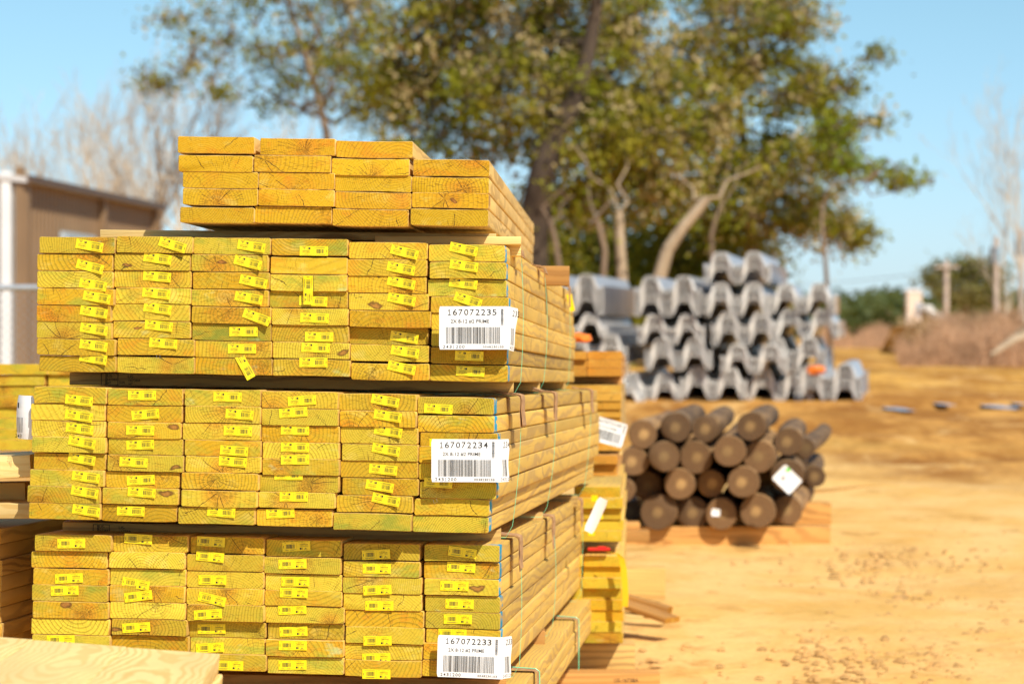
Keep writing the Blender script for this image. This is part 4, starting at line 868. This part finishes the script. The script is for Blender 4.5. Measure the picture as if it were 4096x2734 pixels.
# ================================================================ shed at left
def shed():
    root=empty('metal_shed',(0,0,0)); A_=W(85,1330,35.0); B_=W(606,1330,42.6); A_.z=B_.z=0
    s_=(B_-A_); L=s_.length; s_=s_.normalized(); nrm=Vector((s_.y,-s_.x,0))   # toward the yard (right)
    root.location=Vector((A_.x,A_.y,gz(0,35))); inv=Matrix.Translation(-root.location)
    tag(root,'brown and white corrugated metal shed at the left behind the boards','shed')
    zt0=W(85,718,35).z; zt1=zt0; zb=gz(0,35)
    Mb=plain('brown_steel_sheet',(.25,.155,.08),.5,.06,2); Md=plain('dark_brown_trim',(.11,.07,.05),.5,.05); Mw=plain('white_steel_sheet',(.80,.80,.78),.45,.04,2); Mr=plain('pale_roof_steel',(.62,.60,.58),.4,.05)
    def wall(a,b,n,zb,zt,mat,name,rib=.02,pitch=.20,parent=root):
        Ln=(b-a).length; t=(b-a).normalized(); k=int(Ln/pitch); pr=[]
        for i in range(k):
            x=i*pitch
            for q,h in((0,0),(.55,0),(.65,rib),(.9,rib)): pr.append((x+q*pitch,h))
        pr.append((Ln,0)); V=[];Q=[]; m_=len(pr)
        for off in(0,-.04):
            for z in(zb,zt):
                for (x,h) in pr: p=a+t*x+n*((h if off==0 else 0)+off); V.append((p.x,p.y,z))
        for i in range(m_-1):
            Q.append((i,i+1,m_+i+1,m_+i)); Q.append((2*m_+i,3*m_+i,3*m_+i+1,2*m_+i+1)); Q.append((m_+i,m_+i+1,3*m_+i+1,3*m_+i)); Q.append((i,2*m_+i,2*m_+i+1,i+1))
        mb=MB(); mb.add(V,Q); return obj(name,mb.mesh(name,[mat]),parent,inv@Matrix.Identity(4)) if False else _pw(obj(name,mb.mesh(name,[mat]),parent))
    def _pw(o): o.location=-root.location; return o
    wall(A_,B_,nrm,zb-.3,zt0,Mb,'side_wall')
    lft=Vector((-nrm.x,-nrm.y,0)); 
    wall(A_+lft*6,A_-lft*.02,Vector((-s_.x,-s_.y,0)),zb-.3,zt0+.05,Mw,'end_wall',pitch=.25)
    def bx(name,c,ax,ay,az,mat,parent=root,bev=.0):
        mb=MB(); M=Matrix((s_*1.0,nrm*1.0,Vector((0,0,1)))).transposed(); mb.box(c,(ax,ay,az),M=M,bev=bev); return _pw(obj(name,mb.mesh(name,[mat]),parent))
    # roof with an eave over the side wall
    mid=(A_+B_)/2
    V=[A_-s_*.15+nrm*.13,B_+s_*.15+nrm*.13,B_+s_*.15+lft*3,A_-s_*.15+lft*3,A_-s_*.15+lft*6.2,B_+s_*.15+lft*6.2]
    zz=[zt0+.02,zt0+.02,zt0+.42,zt0+.42,zt0+.0,zt0+.0]
    mb=MB(); top=[(v.x,v.y,z) for v,z in zip(V,zz)]; bot=[(v.x,v.y,z-.07) for v,z in zip(V,zz)]
    mb.add(top+bot,[(0,1,2,3),(3,2,5,4),(6,9,8,7),(9,10,11,8),(0,6,7,1),(1,7,8,2),(2,8,11,5),(5,11,10,4),(4,10,9,3),(3,9,6,0)]); _pw(obj('roof',mb.mesh('roof',[Mr]),root))
    c=mid+nrm*.15; bx('eave_trim',(c.x,c.y,zt0-.0),L+.35,.05,.09,Md)
    c=A_+lft*3-s_*.17; 
    for q in(0,L*.55,L):
        p=A_+s_*q+nrm*.06; bx('wall_post',(p.x,p.y,(zb+zt0)/2-.1),.16,.08,zt0-zb+.3,Mb)
    # corner trim on the white end
    p=A_-s_*.05; bx('corner_trim',(p.x,p.y,(zb+zt0)/2),.10,.10,zt0-zb+.3,Mb)
    p=A_-s_*.08+lft*.16; bx('downpipe',(p.x,p.y,(zb+zt0)/2),.10,.12,zt0-zb+.2,Mw)
    # window unit and lamp
    p=A_+s_*2.6+nrm*.09; wn=bx('window_frame',(p.x,p.y,zt0-.95),1.7,.08,.75,plain('grey_window_frame',(.45,.52,.56),.4)); q=NT('window_glass'); q.base((.35,.45,.5)); q.rough(.1); 
    p=p+nrm*.045; mb=MB(); M=Matrix((s_,nrm,Vector((0,0,1)))).transposed(); mb.box((p.x,p.y,zt0-.95),(1.5,.01,.6),M=M); _pw(obj('pane',mb.mesh('pane',[q.mat]),wn)); wn.children[0].location=(0,0,0)
    p=A_+s_*1.1+nrm*.16; mb=MB(); mb.tube([(p.x,p.y,zt0-1.05),(p.x,p.y,zt0-.98),(p.x,p.y,zt0-.86),(p.x,p.y,zt0-.76)],[.05,.085,.07,.03],12); mb.box((p.x-nrm.x*.06,p.y-nrm.y*.06,zt0-.78),(.04,.12,.05)); _pw(obj('wall_lamp',mb.mesh('wall_lamp',[Mw]),root))
    return zt0
zt=shed()
# chain-link fence in front of the shed
def fence():
    root=empty('chain_link_fence',W(0,1330,20)); root.location.z=gz(0,20); tag(root,'grey chain-link fence with a top rail in front of the shed','fence')
    Mg=plain('galvanised_fence_steel',(.34,.37,.40),.5,.1,metal=.3); y=20; zr=W(100,1150,20).z; x0=-6.5; x1=-3.1
    mb=MB(); mb.tube([(x0,y,zr),(x1,y,zr)],.022,8); o=obj('top_rail',mb.mesh('top_rail',[Mg]),root); o.location=-root.location
    for x in(-6.4,-3.12):
        mb=MB(); mb.tube([(x,y,gz(0,y)-.3),(x,y,zr+.06)],.03,10); o=obj('fence_post',mb.mesh('fence_post',[Mg]),root); o.location=-root.location
    V=[];Q=[]; p=.06; h=zr-gz(0,y); n=0
    def strip(a,b):
        nonlocal n
        a=np.array(a);b=np.array(b);t=b-a; t=t/np.linalg.norm(t); s_=np.array([-t[2],0,t[0]])*.0016; d=np.array([0,.0016,0])
        V.extend([a-s_,a+s_,b+s_,b-s_,a-d,a+d,b+d,b-d]); Q.append((n,n+1,n+2,n+3)); Q.append((n+4,n+5,n+6,n+7)); n+=8
    x=x0
    while x<x1:
        strip((x,y,gz(0,y)),(min(x+h,x1),y,gz(0,y)+min(h,x1-x))); strip((x,y,zr),(min(x+h,x1),y,zr-min(h,x1-x)))
        x+=p
    k=p
    while k<h:
        strip((x0,y,gz(0,y)+k),(x0+h-k,y,zr)); strip((x0,y,zr-k),(x0+h-k,y,gz(0,y))); k+=p
    o=obj('wire_mesh',npmesh('wire_mesh',V,Q,[Mg]),root); o.location=-root.location
fence()

# ================================================================ trees
def bark(name,a,b):
    m=NT(name); P=m.coord(); m.base(m.mix(m.ss(m.noise(m.vmath('MULTIPLY',P,(3,3,.8)),1.6,5,.7),.35,.65),a,b)); m.rough(.95); m.bump(m.noise(m.vmath('MULTIPLY',P,(12,12,3)),1,3),.6,.03); return m.mat
M_bark=bark('oak_bark',(.10,.066,.040),(.05,.033,.022)); M_bark2=bark('pale_bark',(.50,.37,.24),(.34,.245,.15)); M_twig=bark('grey_twig_bark',(.70,.58,.43),(.50,.40,.29)); M_bark3=bark('tan_bark',(.28,.19,.12),(.18,.12,.075))
def leafmat(name,a,b,c,tr=.35):
    m=NT(name); P=m.coord(); n1=m.noise(P,.75,3,.6); n2=m.noise(P,5,3)
    col=m.mix(m.ss(n1,.42,.62),a,b); col=m.mix(m.ss(n2,.48,.68),col,c); m.base(col); m.rough(.6); m.b.inputs['Specular IOR Level'].default_value=.3
    t=m.n('ShaderNodeBsdfTranslucent'); m.L(m.mix(.5,col,(.5,.42,.02),'MIX'),t.inputs['Color']); ms=m.n('ShaderNodeMixShader'); ms.inputs[0].default_value=tr; m.L(m.b.outputs[0],ms.inputs[1]); m.L(t.outputs[0],ms.inputs[2]); m.L(ms.outputs[0],m.out.inputs['Surface']); return m.mat
M_leaf=leafmat('oak_leaves',(.225,.235,.008),(.34,.285,.018),(.075,.085,.005),.28)
M_leaf2=leafmat('bright_leaves',(.22,.30,.010),(.33,.33,.02),(.12,.16,.008))
M_under=leafmat('thicket_leaves',(.22,.22,.010),(.28,.22,.02),(.10,.10,.010))
M_moss=leafmat('hanging_moss',(.52,.39,.17),(.38,.28,.11),(.62,.47,.24),.25)
def quads(C_,rad,nper,size,g,aspect=1.0,flat=1.0):
    """leaf-sized quads in gaussian clumps round the rows of C_"""
    n=len(C_)*nper; c=np.repeat(C_,nper,0)+g.normal(size=(n,3))*np.repeat(rad,nper)[:,None]*np.array([1,1,flat])*.55
    u=g.normal(size=(n,3)); u/=np.linalg.norm(u,axis=1,keepdims=True); v=g.normal(size=(n,3)); v=v-u*(u*v).sum(1,keepdims=True); v/=np.linalg.norm(v,axis=1,keepdims=True)
    s_=size*g.uniform(.6,1.4,(n,1)); u=u*s_*.5; v=v*s_*.5*aspect
    V=np.stack([c-u*1.0,c-v*.6,c+u,c+v*.6],1).reshape(-1,3); Q=np.arange(n*4).reshape(-1,4); return V,Q
def cyl_seg(A_,B_,ra,rb,n=5):
    """many tapered segments at once -> V,Q"""
    A_=np.asarray(A_,float);B_=np.asarray(B_,float); t=B_-A_; ln=np.linalg.norm(t,axis=1,keepdims=True); t=t/np.maximum(ln,1e-6)
    h=np.where(np.abs(t[:,2:3])<.9,np.array([[0,0,1.]]),np.array([[1.,0,0]])); u=np.cross(t,h); u/=np.linalg.norm(u,axis=1,keepdims=True); v=np.cross(t,u)
    m_=len(A_); V=np.zeros((m_,2*n,3))
    for k in range(n):
        a=2*math.pi*k/n; o_=u*math.cos(a)+v*math.sin(a); V[:,k]=A_+o_*np.asarray(ra)[:,None]; V[:,n+k]=B_+o_*np.asarray(rb)[:,None]
    q=np.array([[k,(k+1)%n,n+(k+1)%n,n+k] for k in range(n)]); Q=(np.arange(m_)[:,None,None]*2*n+q[None]).reshape(-1,4); return V.reshape(-1,3),Q
class Segs:
    def __init__(s): s.a=[];s.b=[];s.ra=[];s.rb=[]
    def add(s,a,b,ra,rb): s.a.append(tuple(a));s.b.append(tuple(b));s.ra.append(ra);s.rb.append(rb)
    def path(s,pts,r0,r1):
        n=len(pts)-1
        for i in range(n): s.add(pts[i],pts[i+1],r0+(r1-r0)*i/n,r0+(r1-r0)*(i+1)/n)
    def mesh(s,name,mat,n=6): V,Q=cyl_seg(s.a,s.b,s.ra,s.rb,n); return npmesh(name,V,Q,[mat],smooth=True)
def wiggle(a,b,n,amp,g):
    a=np.array(a);b=np.array(b); pts=[a+(b-a)*k/n for k in range(n+1)]
    for k in range(1,n): pts[k]=pts[k]+g.normal(size=3)*amp*math.sin(math.pi*k/n)
    return pts
def Wn(px,py,D): return np.array(W(px,py,D))
def crown_tree(name,lab,D,trunk,blobs,seed,leafm,barkm,r0=.16,leaf=.10,nper=34,moss=0,group=None,clr=.40,fwd=0):
    """trunk: list of photo points (px,py) from the ground up; blobs: (px,py,rx,ry,clumps) in photo pixels"""
    g=np.random.default_rng(seed); k=D/F
    root=empty(name,W(trunk[0][0],trunk[0][1],D)); root.location.z=gz(0,D); tag(root,lab,'tree',group); off=-np.array(root.location)
    tp=[np.array(W(x,y,D-fwd+g.normal()*.2)) for x,y in trunk]; tp[0][2]=gz(0,D)-.1
    sg=Segs(); 
    fine=[]
    fine=list(tp)
    for _ in range(3):
        f2=[fine[0]]
        for a_,b_ in zip(fine[:-1],fine[1:]): f2+=[a_*.75+b_*.25,a_*.25+b_*.75]
        fine=f2+[fine[-1]]
    tm=MB(); nn=len(fine); tm.tube([Vector(p) for p in fine],[r0*(1-.78*(i/(nn-1))**.8)*(1.25 if i<2 else 1) for i in range(nn)],12,caps=False); tme=tm.mesh('trunk',[barkm],smooth=True)
    fine=fine[::4]
    nodes=[(p,r0*(1-.55*i/len(fine))) for i,p in enumerate(fine)][len(fine)//3:]
    CL=[];RD=[]
    for (bx_,by_,rx,ry,n) in blobs:
        bc=np.array(W(bx_,by_,D)); dz=g.normal()*rx*k*.35; bc[1]+=dz
        near_=min(nodes,key=lambda q:np.linalg.norm(q[0]-bc)*(1 if q[0][2]<bc[2] else 1.6))
        limb=wiggle(near_[0],bc,5,.25,g); sg.path(limb,max(.012,near_[1]*.5),.006)
        loc=[(p,.05) for p in limb[1:]]; nodes+=[(p,.05) for p in limb[2:]]
        for _ in range(n):
            u=g.normal(size=3); u/=np.linalg.norm(u); u*=g.uniform(.25,1)**.45; c=bc+u*np.array([rx*k,rx*k*.7,ry*k])
            q=min(loc,key=lambda q:np.linalg.norm(q[0]-c)); sg.path(wiggle(q[0],c,3,.12,g),.016,.005)
            if g.random()<.3: loc.append((q[0]*.5+c*.5,.02))
            CL.append(c); RD.append(g.uniform(.6,1.25)*clr)
    o=obj('trunk',tme,root); o.location=off
    o=obj('branches',sg.mesh('branches',barkm),root); o.location=off
    CL=np.array(CL); RD=np.array(RD); mm=g.random(len(CL))<moss
    V,Q=quads(CL[~mm],RD[~mm],nper,leaf,g,flat=.75); o=obj('crown',npmesh('crown',V,Q,[leafm]),root); o.location=off
    if mm.any():
        V,Q=quads(CL[mm],RD[mm],int(nper*.9),leaf*1.0,g,flat=1.3); o=obj('moss',npmesh('moss',V,Q,[M_moss]),root); o.location=off
    return root
crown_tree('oak_tree','large dark-trunked evergreen oak filling the centre behind the stack',46,[(2120,1330),(2120,1100),(2135,880),(2165,700),(2215,560),(2300,400),(2360,200),(2400,-100)],
 [(2000,120,330,200,100),(2350,60,300,170,80),(2100,380,330,180,100),(2450,300,300,180,90),(2300,560,330,150,90),(2600,560,300,150,80),(1900,560,160,120,22),(2500,760,300,110,70),(2250,800,180,90,26),(2750,420,260,170,60),(2150,-120,400,160,60),(1720,330,240,170,46),(1650,560,170,110,20),(1700,130,170,130,34),(1640,330,170,120,26),(1800,-60,220,120,30)],
 11,M_leaf,M_bark,r0=.36,moss=.30,nper=48,clr=.31,fwd=.9)
crown_tree('oak_tree','evergreen oak with spreading right side, behind the steel beams',50,[(3010,1330),(3005,1100),(3010,900),(2990,700),(2960,450),(2950,200),(2940,-50)],
 [(2950,150,260,200,66),(3150,60,200,120,34),(2800,250,220,160,40),(3100,330,220,150,50),(3300,380,160,110,22),(3450,500,110,60,10),(3480,240,70,40,4),(2950,650,280,170,80),(3180,720,220,150,56),(3050,900,260,90,50),(3300,900,180,70,30),(3450,960,70,40,8),(2750,820,220,90,36),(3320,640,130,90,22),(2900,-80,330,120,50)],
 12,M_leaf,M_bark3,r0=.15,moss=.28,nper=48,clr=.30)
crown_tree('evergreen_tree','small bright green branch tree at the right edge of the trees',48,[(3330,1330),(3300,1000),(3280,850),(3330,720),(3420,640)],
 [(3320,540,90,60,14),(3380,640,80,40,10),(3480,680,60,26,5),(3600,710,120,30,12),(3300,520,60,60,8)],13,M_leaf2,M_bark3,r0=.05,clr=.26)
crown_tree('oak_tree','thin-topped evergreen tree at left behind the bare trees',55,[(1340,1330),(1340,1000),(1330,700),(1300,480),(1230,250),(1150,0),(1100,-200)],
 [(1350,120,230,200,56),(1150,180,170,160,30),(1400,360,200,150,44),(1100,380,150,90,18),(1500,200,200,200,40),(760,260,120,60,9),(640,330,90,60,8),(740,60,150,80,14),(870,180,120,80,12),(560,300,70,40,3),(1300,-60,300,110,40),(880,380,80,50,7),(1500,470,150,90,20),(1000,-20,160,90,14)],
 14,M_leaf,M_bark3,r0=.13,moss=.22,nper=30,clr=.36)
# pale trunks under the crowns
def bare_trunk(lab,pts,D,r0,r1,matx,seed,group='pale trunks under the oak crowns'):
    g=np.random.default_rng(seed); root=empty('leaning_tree',W(pts[0][0],pts[0][1],D)); root.location.z=gz(0,D); tag(root,lab,'tree',group); off=-np.array(root.location)
    tp=[np.array(W(x,y,D)) for x,y in pts]; tp[0][2]=gz(0,D)-.1; sg=Segs(); fine=[]
    for i in range(len(tp)-1): fine+=[tp[i]+(tp[i+1]-tp[i])*q for q in(0,.33,.66)]
    fine.append(tp[-1]); sg.path(fine,r0,r1)
    ends=[]
    for k in range(2):
        e=tp[-1]+np.array([g.normal()*.4,g.uniform(.2,1.4),g.uniform(.3,1.2)]); sg.path(wiggle(tp[-1],e,4,.1,g),min(r1*.4,.02),.012); ends.append(e)
    o=obj('trunk',sg.mesh('trunk',matx,10),root); o.location=off
    V,Q=quads(np.array(ends),np.full(len(ends),.5),40,.1,g); o=obj('crown',npmesh('crown',V,Q,[M_leaf]),root); o.location=off
bare_trunk('straight pale trunk left of the curved one, under the trees',[(2495,1400),(2490,1130),(2480,960),(2475,850)],44,.10,.07,M_bark2,21)
bare_trunk('thick curved pale trunk leaning right above the steel beams',[(2620,1400),(2635,1120),(2670,1000),(2730,910),(2790,840),(2830,790)],42,.115,.07,M_bark2,22)
bare_trunk('thin tan trunk between the oak and the straight pale trunk',[(2400,1400),(2410,1150),(2420,1000),(2390,880)],43,.06,.04,M_bark3,23)
bare_trunk('thin tan trunk right of the curved one',[(2860,1400),(2850,1100),(2845,940),(2870,850)],44,.05,.03,M_bark3,24)
bare_trunk('short tan trunk right of the oak trunk behind the top boards',[(2250,1400),(2245,1130),(2225,980),(2200,880)],44,.06,.04,M_bark3,25)
# thicket under the trees
def thicket():
    g=np.random.default_rng(31); C_=[]
    for _ in range(520):
        px=g.uniform(1500,3080); py=g.uniform(880,1180)+max(0,(px-2900))*.6
        C_.append(Wn(px,py,g.uniform(51,56)))
    for _ in range(420): C_.append(Wn(g.uniform(1500,3100),g.uniform(1150,1330),g.uniform(50,56)))
    C_=np.array(C_); V,Q=quads(C_,np.full(len(C_),.5),46,.13,g); o=obj('undergrowth',npmesh('undergrowth',V,Q,[M_under])); tag(o,'dense olive undergrowth behind the trunks','undergrowth',None,'stuff')
thicket()
# bare winter trees
def bare_tree(lab,px,D,H,seed,spread=.5,r0=.10,base=None,group='leafless winter trees at left',lean=0,mat=None,dens=1.0,name='bare_tree'):
    g=np.random.default_rng(seed); root=empty(name,W(px,1330,D)); root.location.z=gz(0,D); tag(root,lab,'tree',group); off=-np.array(root.location)
    big=Segs(); tw=Segs()
    def grow(p,d,L,r,lev):
        n=4; pts=[p]; q=p.copy(); dd=d.copy()
        for i in range(n):
            dd=dd+g.normal(size=3)*.10+np.array([0,0,.03]); dd/=np.linalg.norm(dd); q=q+dd*L/n; pts.append(q)
        (big if lev<2 else tw).path(pts,r,r*.6)
        if lev>=5: return
        nb={0:int(7*dens),1:int(5*dens),2:int(4*dens),3:int(3.2*dens),4:2}[lev]
        for b in range(nb):
            i=g.integers(2 if lev==0 else 1,n+1); base_=pts[i]; ax=g.normal(size=3); ax-=dd*(ax@dd); ax/=np.linalg.norm(ax); nd=dd+ax*g.uniform(.45,1.0)*spread*1.7; nd[2]+=.15; nd/=np.linalg.norm(nd)
            grow(base_,nd,L*g.uniform(.48,.72),max(r*.5,.0042),lev+1)
        grow(pts[-1],dd,L*.6,r*.6,lev+1)
    p0=np.array([root.location.x,root.location.y,gz(0,D)-.1]); grow(p0,np.array([lean,0,1.0]),H*.42,r0,0)
    m_=mat or M_twig
    o=obj('trunk',big.mesh('trunk',m_,7),root); o.location=off
    o=obj('crown',tw.mesh('crown',m_,3),root); o.location=off
for k,(px,D,H,ln,l) in enumerate(((-30,60,5.2,.05,'leafless tree at the left picture edge above the shed'),(200,66,6.0,.0,'leafless tree above the white end of the shed'),(430,62,6.6,-.10,'leafless tree above the middle of the brown shed'),(600,58,7.0,.06,'tall leafless tree above the end of the shed'),(760,64,7.0,-.12,'leafless tree leaning left beyond the shed'),(950,60,5.8,.10,'leafless tree just left of the loose top stack'),(1120,66,6.4,-.05,'leafless tree behind the loose top stack'),(330,72,5.8,.08,'far leafless tree over the shed roof'),(1280,70,6.0,.0,'far leafless tree behind the evergreen at left'),(90,64,6.4,.03,'leafless tree between the picture edge and the shed roof peak'),(520,68,7.2,-.02,'far tall leafless tree over the end of the shed'),(860,58,6.6,.0,'slender leafless tree between shed and top stack'),(690,66,6.2,.1,'far leafless tree right of the shed'))):
    bare_tree(l,px,D,H,50+k,lean=ln,r0=.075,dens=.68,spread=.56)
bare_tree('tall leafless tree at the right picture edge',4110,60,6.2,70,spread=.38,r0=.035,lean=-.04,group=None,dens=.7)
bare_tree('slim leafless tree just inside the right picture edge',4050,64,5.0,71,spread=.36,r0=.028,lean=-.12,group=None,dens=.62)
# ================================================================ distance
crown_tree('round_tree','round grey-green tree far off at right behind the utility poles',95,[(3850,1330),(3855,1250),(3850,1180)],[(3760,1110,70,60,34),(3860,1090,80,55,40),(3950,1120,70,60,30),(3830,1180,110,40,22),(3930,1200,100,40,20)],80,leafmat('dusty_leaves',(.20,.19,.05),(.26,.23,.08),(.13,.13,.035)),M_bark3,r0=.18,leaf=.16,nper=26,clr=.42)
def pole(px,ytop,D,lab,arm=True,tr=False):
    root=empty('utility_pole',W(px,1330,D)); root.location.z=gz(0,D); tag(root,lab,'utility pole','utility poles at the field edge'); off=-Vector(root.location); Mp=bpy.data.materials.get('pole_wood') or plain('pole_wood',(.60,.47,.38),.8,.1)
    p=W(px,1330,D); top=W(px,ytop,D).z; r_=8*D/F*1.3
    mb=MB(); mb.tube([(p.x,p.y,root.location.z-.3),(p.x,p.y,top)],[r_*1.15,r_*.9],10); o=obj('shaft',mb.mesh('shaft',[Mp]),root); o.location=off
    if arm: mb=MB(); mb.box((p.x,p.y-r_*1.3,top-.2),(.75,.07,.06)); o=obj('crossarm',mb.mesh('crossarm',[Mp]),root); o.location=off
    if tr: mb=MB(); mb.tube([(p.x-.1,p.y-.3,top-.75),(p.x-.1,p.y-.3,top-.3)],.13,12); o=obj('transformer',mb.mesh('transformer',[plain('grey_steel_can',(.22,.25,.28),.5)]),root); o.location=off
    return p.x,p.y,top
pA=pole(3785,1042,90,'utility pole with a crossarm in front of the round tree')
pB=pole(3985,945,80,'tall utility pole with a grey transformer at right',False,True)
pC=pole(4085,915,78,'utility pole with a transformer at the right picture edge',False,True)
mb=MB()
for h in(0,.35): mb.tube([Vector((pA[0],pA[1],pA[2]-.3-h)).lerp(Vector((pB[0],pB[1],pB[2]-.3-h)),k/6)-Vector((0,0,.25*math.sin(math.pi*k/6))) for k in range(7)],.012,4)
for k0,h in((0,0),(1,.4)):
    a=Vector((pA[0],pA[1],pA[2]-.3-h)); b=W(2700,1100+20*k0,150); mb.tube([a.lerp(b,k/8)-Vector((0,0,.5*math.sin(math.pi*k/8))) for k in range(9)],.014,4)
o=obj('power_lines',mb.mesh('power_lines',[plain('wire_grey',(.2,.2,.2),.6)])); tag(o,'thin power lines running from the utility poles','cables')
def brush():
    g=np.random.default_rng(41); S_=Segs(); n=0
    def col(pxa,pxb,topf,D0_,D1_,cnt):
        for _ in range(cnt):
            px=g.uniform(pxa,pxb); D=g.uniform(D0_,D1_); p=Wn(px,1330,D); p[2]=gz(0,D); h=max(.1,(topf(px)*D/F)*g.uniform(.55,1.05))
            q=p.copy()
            for s_ in range(3):
                d=np.array([g.normal()*.35,g.normal()*.35,1])*h/3; S_.add(q,q+d,.010-.002*s_,.008-.002*s_); q=q+d
                S_.add(q,q+np.array([g.normal()*.25,g.normal()*.25,g.uniform(.05,.3)])*h*.5,.006,.003)
    col(3600,4200,lambda x:70+85*np.clip((x-3600)/250,0,1)+28*math.sin(x/37)+16*math.sin(x/13),51,72,4400); col(4200,5000,lambda x:130+25*math.sin(x/37)+10*math.sin(x/11),55,72,2600)
    col(3250,3800,lambda x:62+22*math.sin(x/29)+10*math.sin(x/13),85,110,2600)
    V,Q=cyl_seg(S_.a,S_.b,S_.ra,S_.rb,3); o=obj('brush',npmesh('brush',V,Q,[plain('dry_reddish_stems',(.50,.29,.16),.9,.35,2)])); tag(o,'reddish brown dry brush along the field edge','brush',None,'stuff')
    g=np.random.default_rng(42); C_=np.array([Wn(g.uniform(3640,5000),g.uniform(1290,1400),g.uniform(58,80)) for _ in range(700)]); C_[:,2]=np.minimum(C_[:,2],C_[:,2]); V,Q=quads(C_,np.full(len(C_),.45),26,.10,g,flat=.6)
    o=obj('dry_weeds',npmesh('dry_weeds',V,Q,[leafmat('dry_weed_leaves',(.46,.28,.14),(.38,.22,.12),(.52,.34,.17),.2)])); tag(o,'low dry weeds mixed into the brush','weeds',None,'stuff')
brush()
def treeline():
    g=np.random.default_rng(43); C_=[]
    for _ in range(1900):
        px=g.uniform(3150,5400); top=1235+14*math.sin(px/41)+10*math.sin(px/17+1)+(-25 if 3480<px<3580 else 0); C_.append(Wn(px,g.uniform(top,1330),g.uniform(215,240)))
    C_=np.array(C_); V,Q=quads(C_,np.full(len(C_),1.6),34,.6,g,flat=.6); o=obj('treeline',npmesh('treeline',V,Q,[leafmat('far_leaves',(.10,.13,.035),(.14,.155,.05),(.07,.09,.03))])); tag(o,'low dark green treeline on the horizon','trees',None,'stuff')
    C_=[]
    for _ in range(1100):
        px=g.uniform(-300,1700); C_.append(Wn(px,g.uniform(1080+20*math.sin(px/90),1330),g.uniform(90,100)))
    C_=np.array(C_); V,Q=quads(C_,np.full(len(C_),.8),30,.35,g); o=obj('far_thicket',npmesh('far_thicket',V,Q,[M_under])); tag(o,'far olive thicket behind the shed and stacks','undergrowth',None,'stuff')
treeline()
def far_building():
    root=empty('far_building',W(3655,1330,120)); root.location.z=gz(0,120); tag(root,'small white building with a tan left face on the skyline','building'); off=-Vector(root.location)
    p=W(3655,1330,120); zt_=W(3655,1165,120).z; mb=MB(); mb.box((p.x,p.y,(zt_+root.location.z)/2),(.62,.6,zt_-root.location.z)); o=obj('wall',mb.mesh('wall',[plain('pale_wall',(.78,.62,.48),.6)]),root); o.location=off
    mb=MB(); mb.box((p.x,p.y,zt_+.05),(.72,.7,.1)); o=obj('roof',mb.mesh('roof',[plain('white_roof',(.85,.85,.85),.5)]),root); o.location=off
    mb=MB(); mb.box((p.x+.16,p.y-.31,zt_-.75),(.2,.03,.5)); o=obj('window',mb.mesh('window',[plain('blue_window',(.25,.35,.5),.3)]),root); o.location=off
far_building()
# sloping pale heap right of the building
def heap():
    g=random.Random(4)
    for k in range(16):
        t=k/15; px=3690+110*t; py=1232+62*t
        p=W(px,py,72); mb=MB(); mb.box((0,0,0),(g.uniform(.15,.3),g.uniform(.2,.4),g.uniform(.08,.16)),bev=.02)
        o=obj('concrete_chunk',mb.mesh('concrete_chunk',[bpy.data.materials.get('pale_rubble') or plain('pale_rubble',(.72,.66,.58),.8)])); o.location=(p.x,p.y,p.z); o.rotation_euler=(g.uniform(-.4,.4),g.uniform(-.4,.4),g.uniform(0,3)); tag(o,f"pale rubble chunk, {ORD[k] if k<12 else ('thirteenth','fourteenth','fifteenth','sixteenth')[k-12]} down the sloping heap by the far building",'rubble','pale rubble chunks')
    mb=MB(); a=W(3730,1300,72.6); b=W(3860,1345,72.6); z0=gz(0,72)-.2
    vs=[(a.x-.5,a.y-1,z0),(b.x+.3,a.y-1,z0),(b.x+.3,a.y+2,z0),(a.x-1.2,a.y+2,z0),(a.x-.5,a.y-.2,a.z),(b.x,a.y-.3,b.z),(b.x,a.y+1,b.z),(a.x-.9,a.y+1,a.z-.05)]
    mb.add(vs,[(0,1,5,4),(1,2,6,5),(2,3,7,6),(3,0,4,7),(4,5,6,7)]); o=obj('dirt_mound',mb.mesh('dirt_mound',[M_soil.mat])); o['kind']='structure'; o['label']='dark dirt mound under the rubble'
heap()
# fallen branch pile at the right edge
def logs():
    g=random.Random(8)
    for k in range(5):
        a=W(3960+25*k,1420-22*k,44+.3*k); b=W(4180,1352-10*k+g.uniform(-10,10),45); mb=MB(); mb.tube([a,a.lerp(b,.5)+Vector((0,0,g.uniform(.02,.12))),b],[.035,.05,.045],8)
        o=obj('fallen_branch',mb.mesh('fallen_branch',[M_bark2])); tag(o,f"pale fallen branch at the right edge of the field, {ORD[k]} from the ground",'branch','fallen branches at the right edge')
logs()
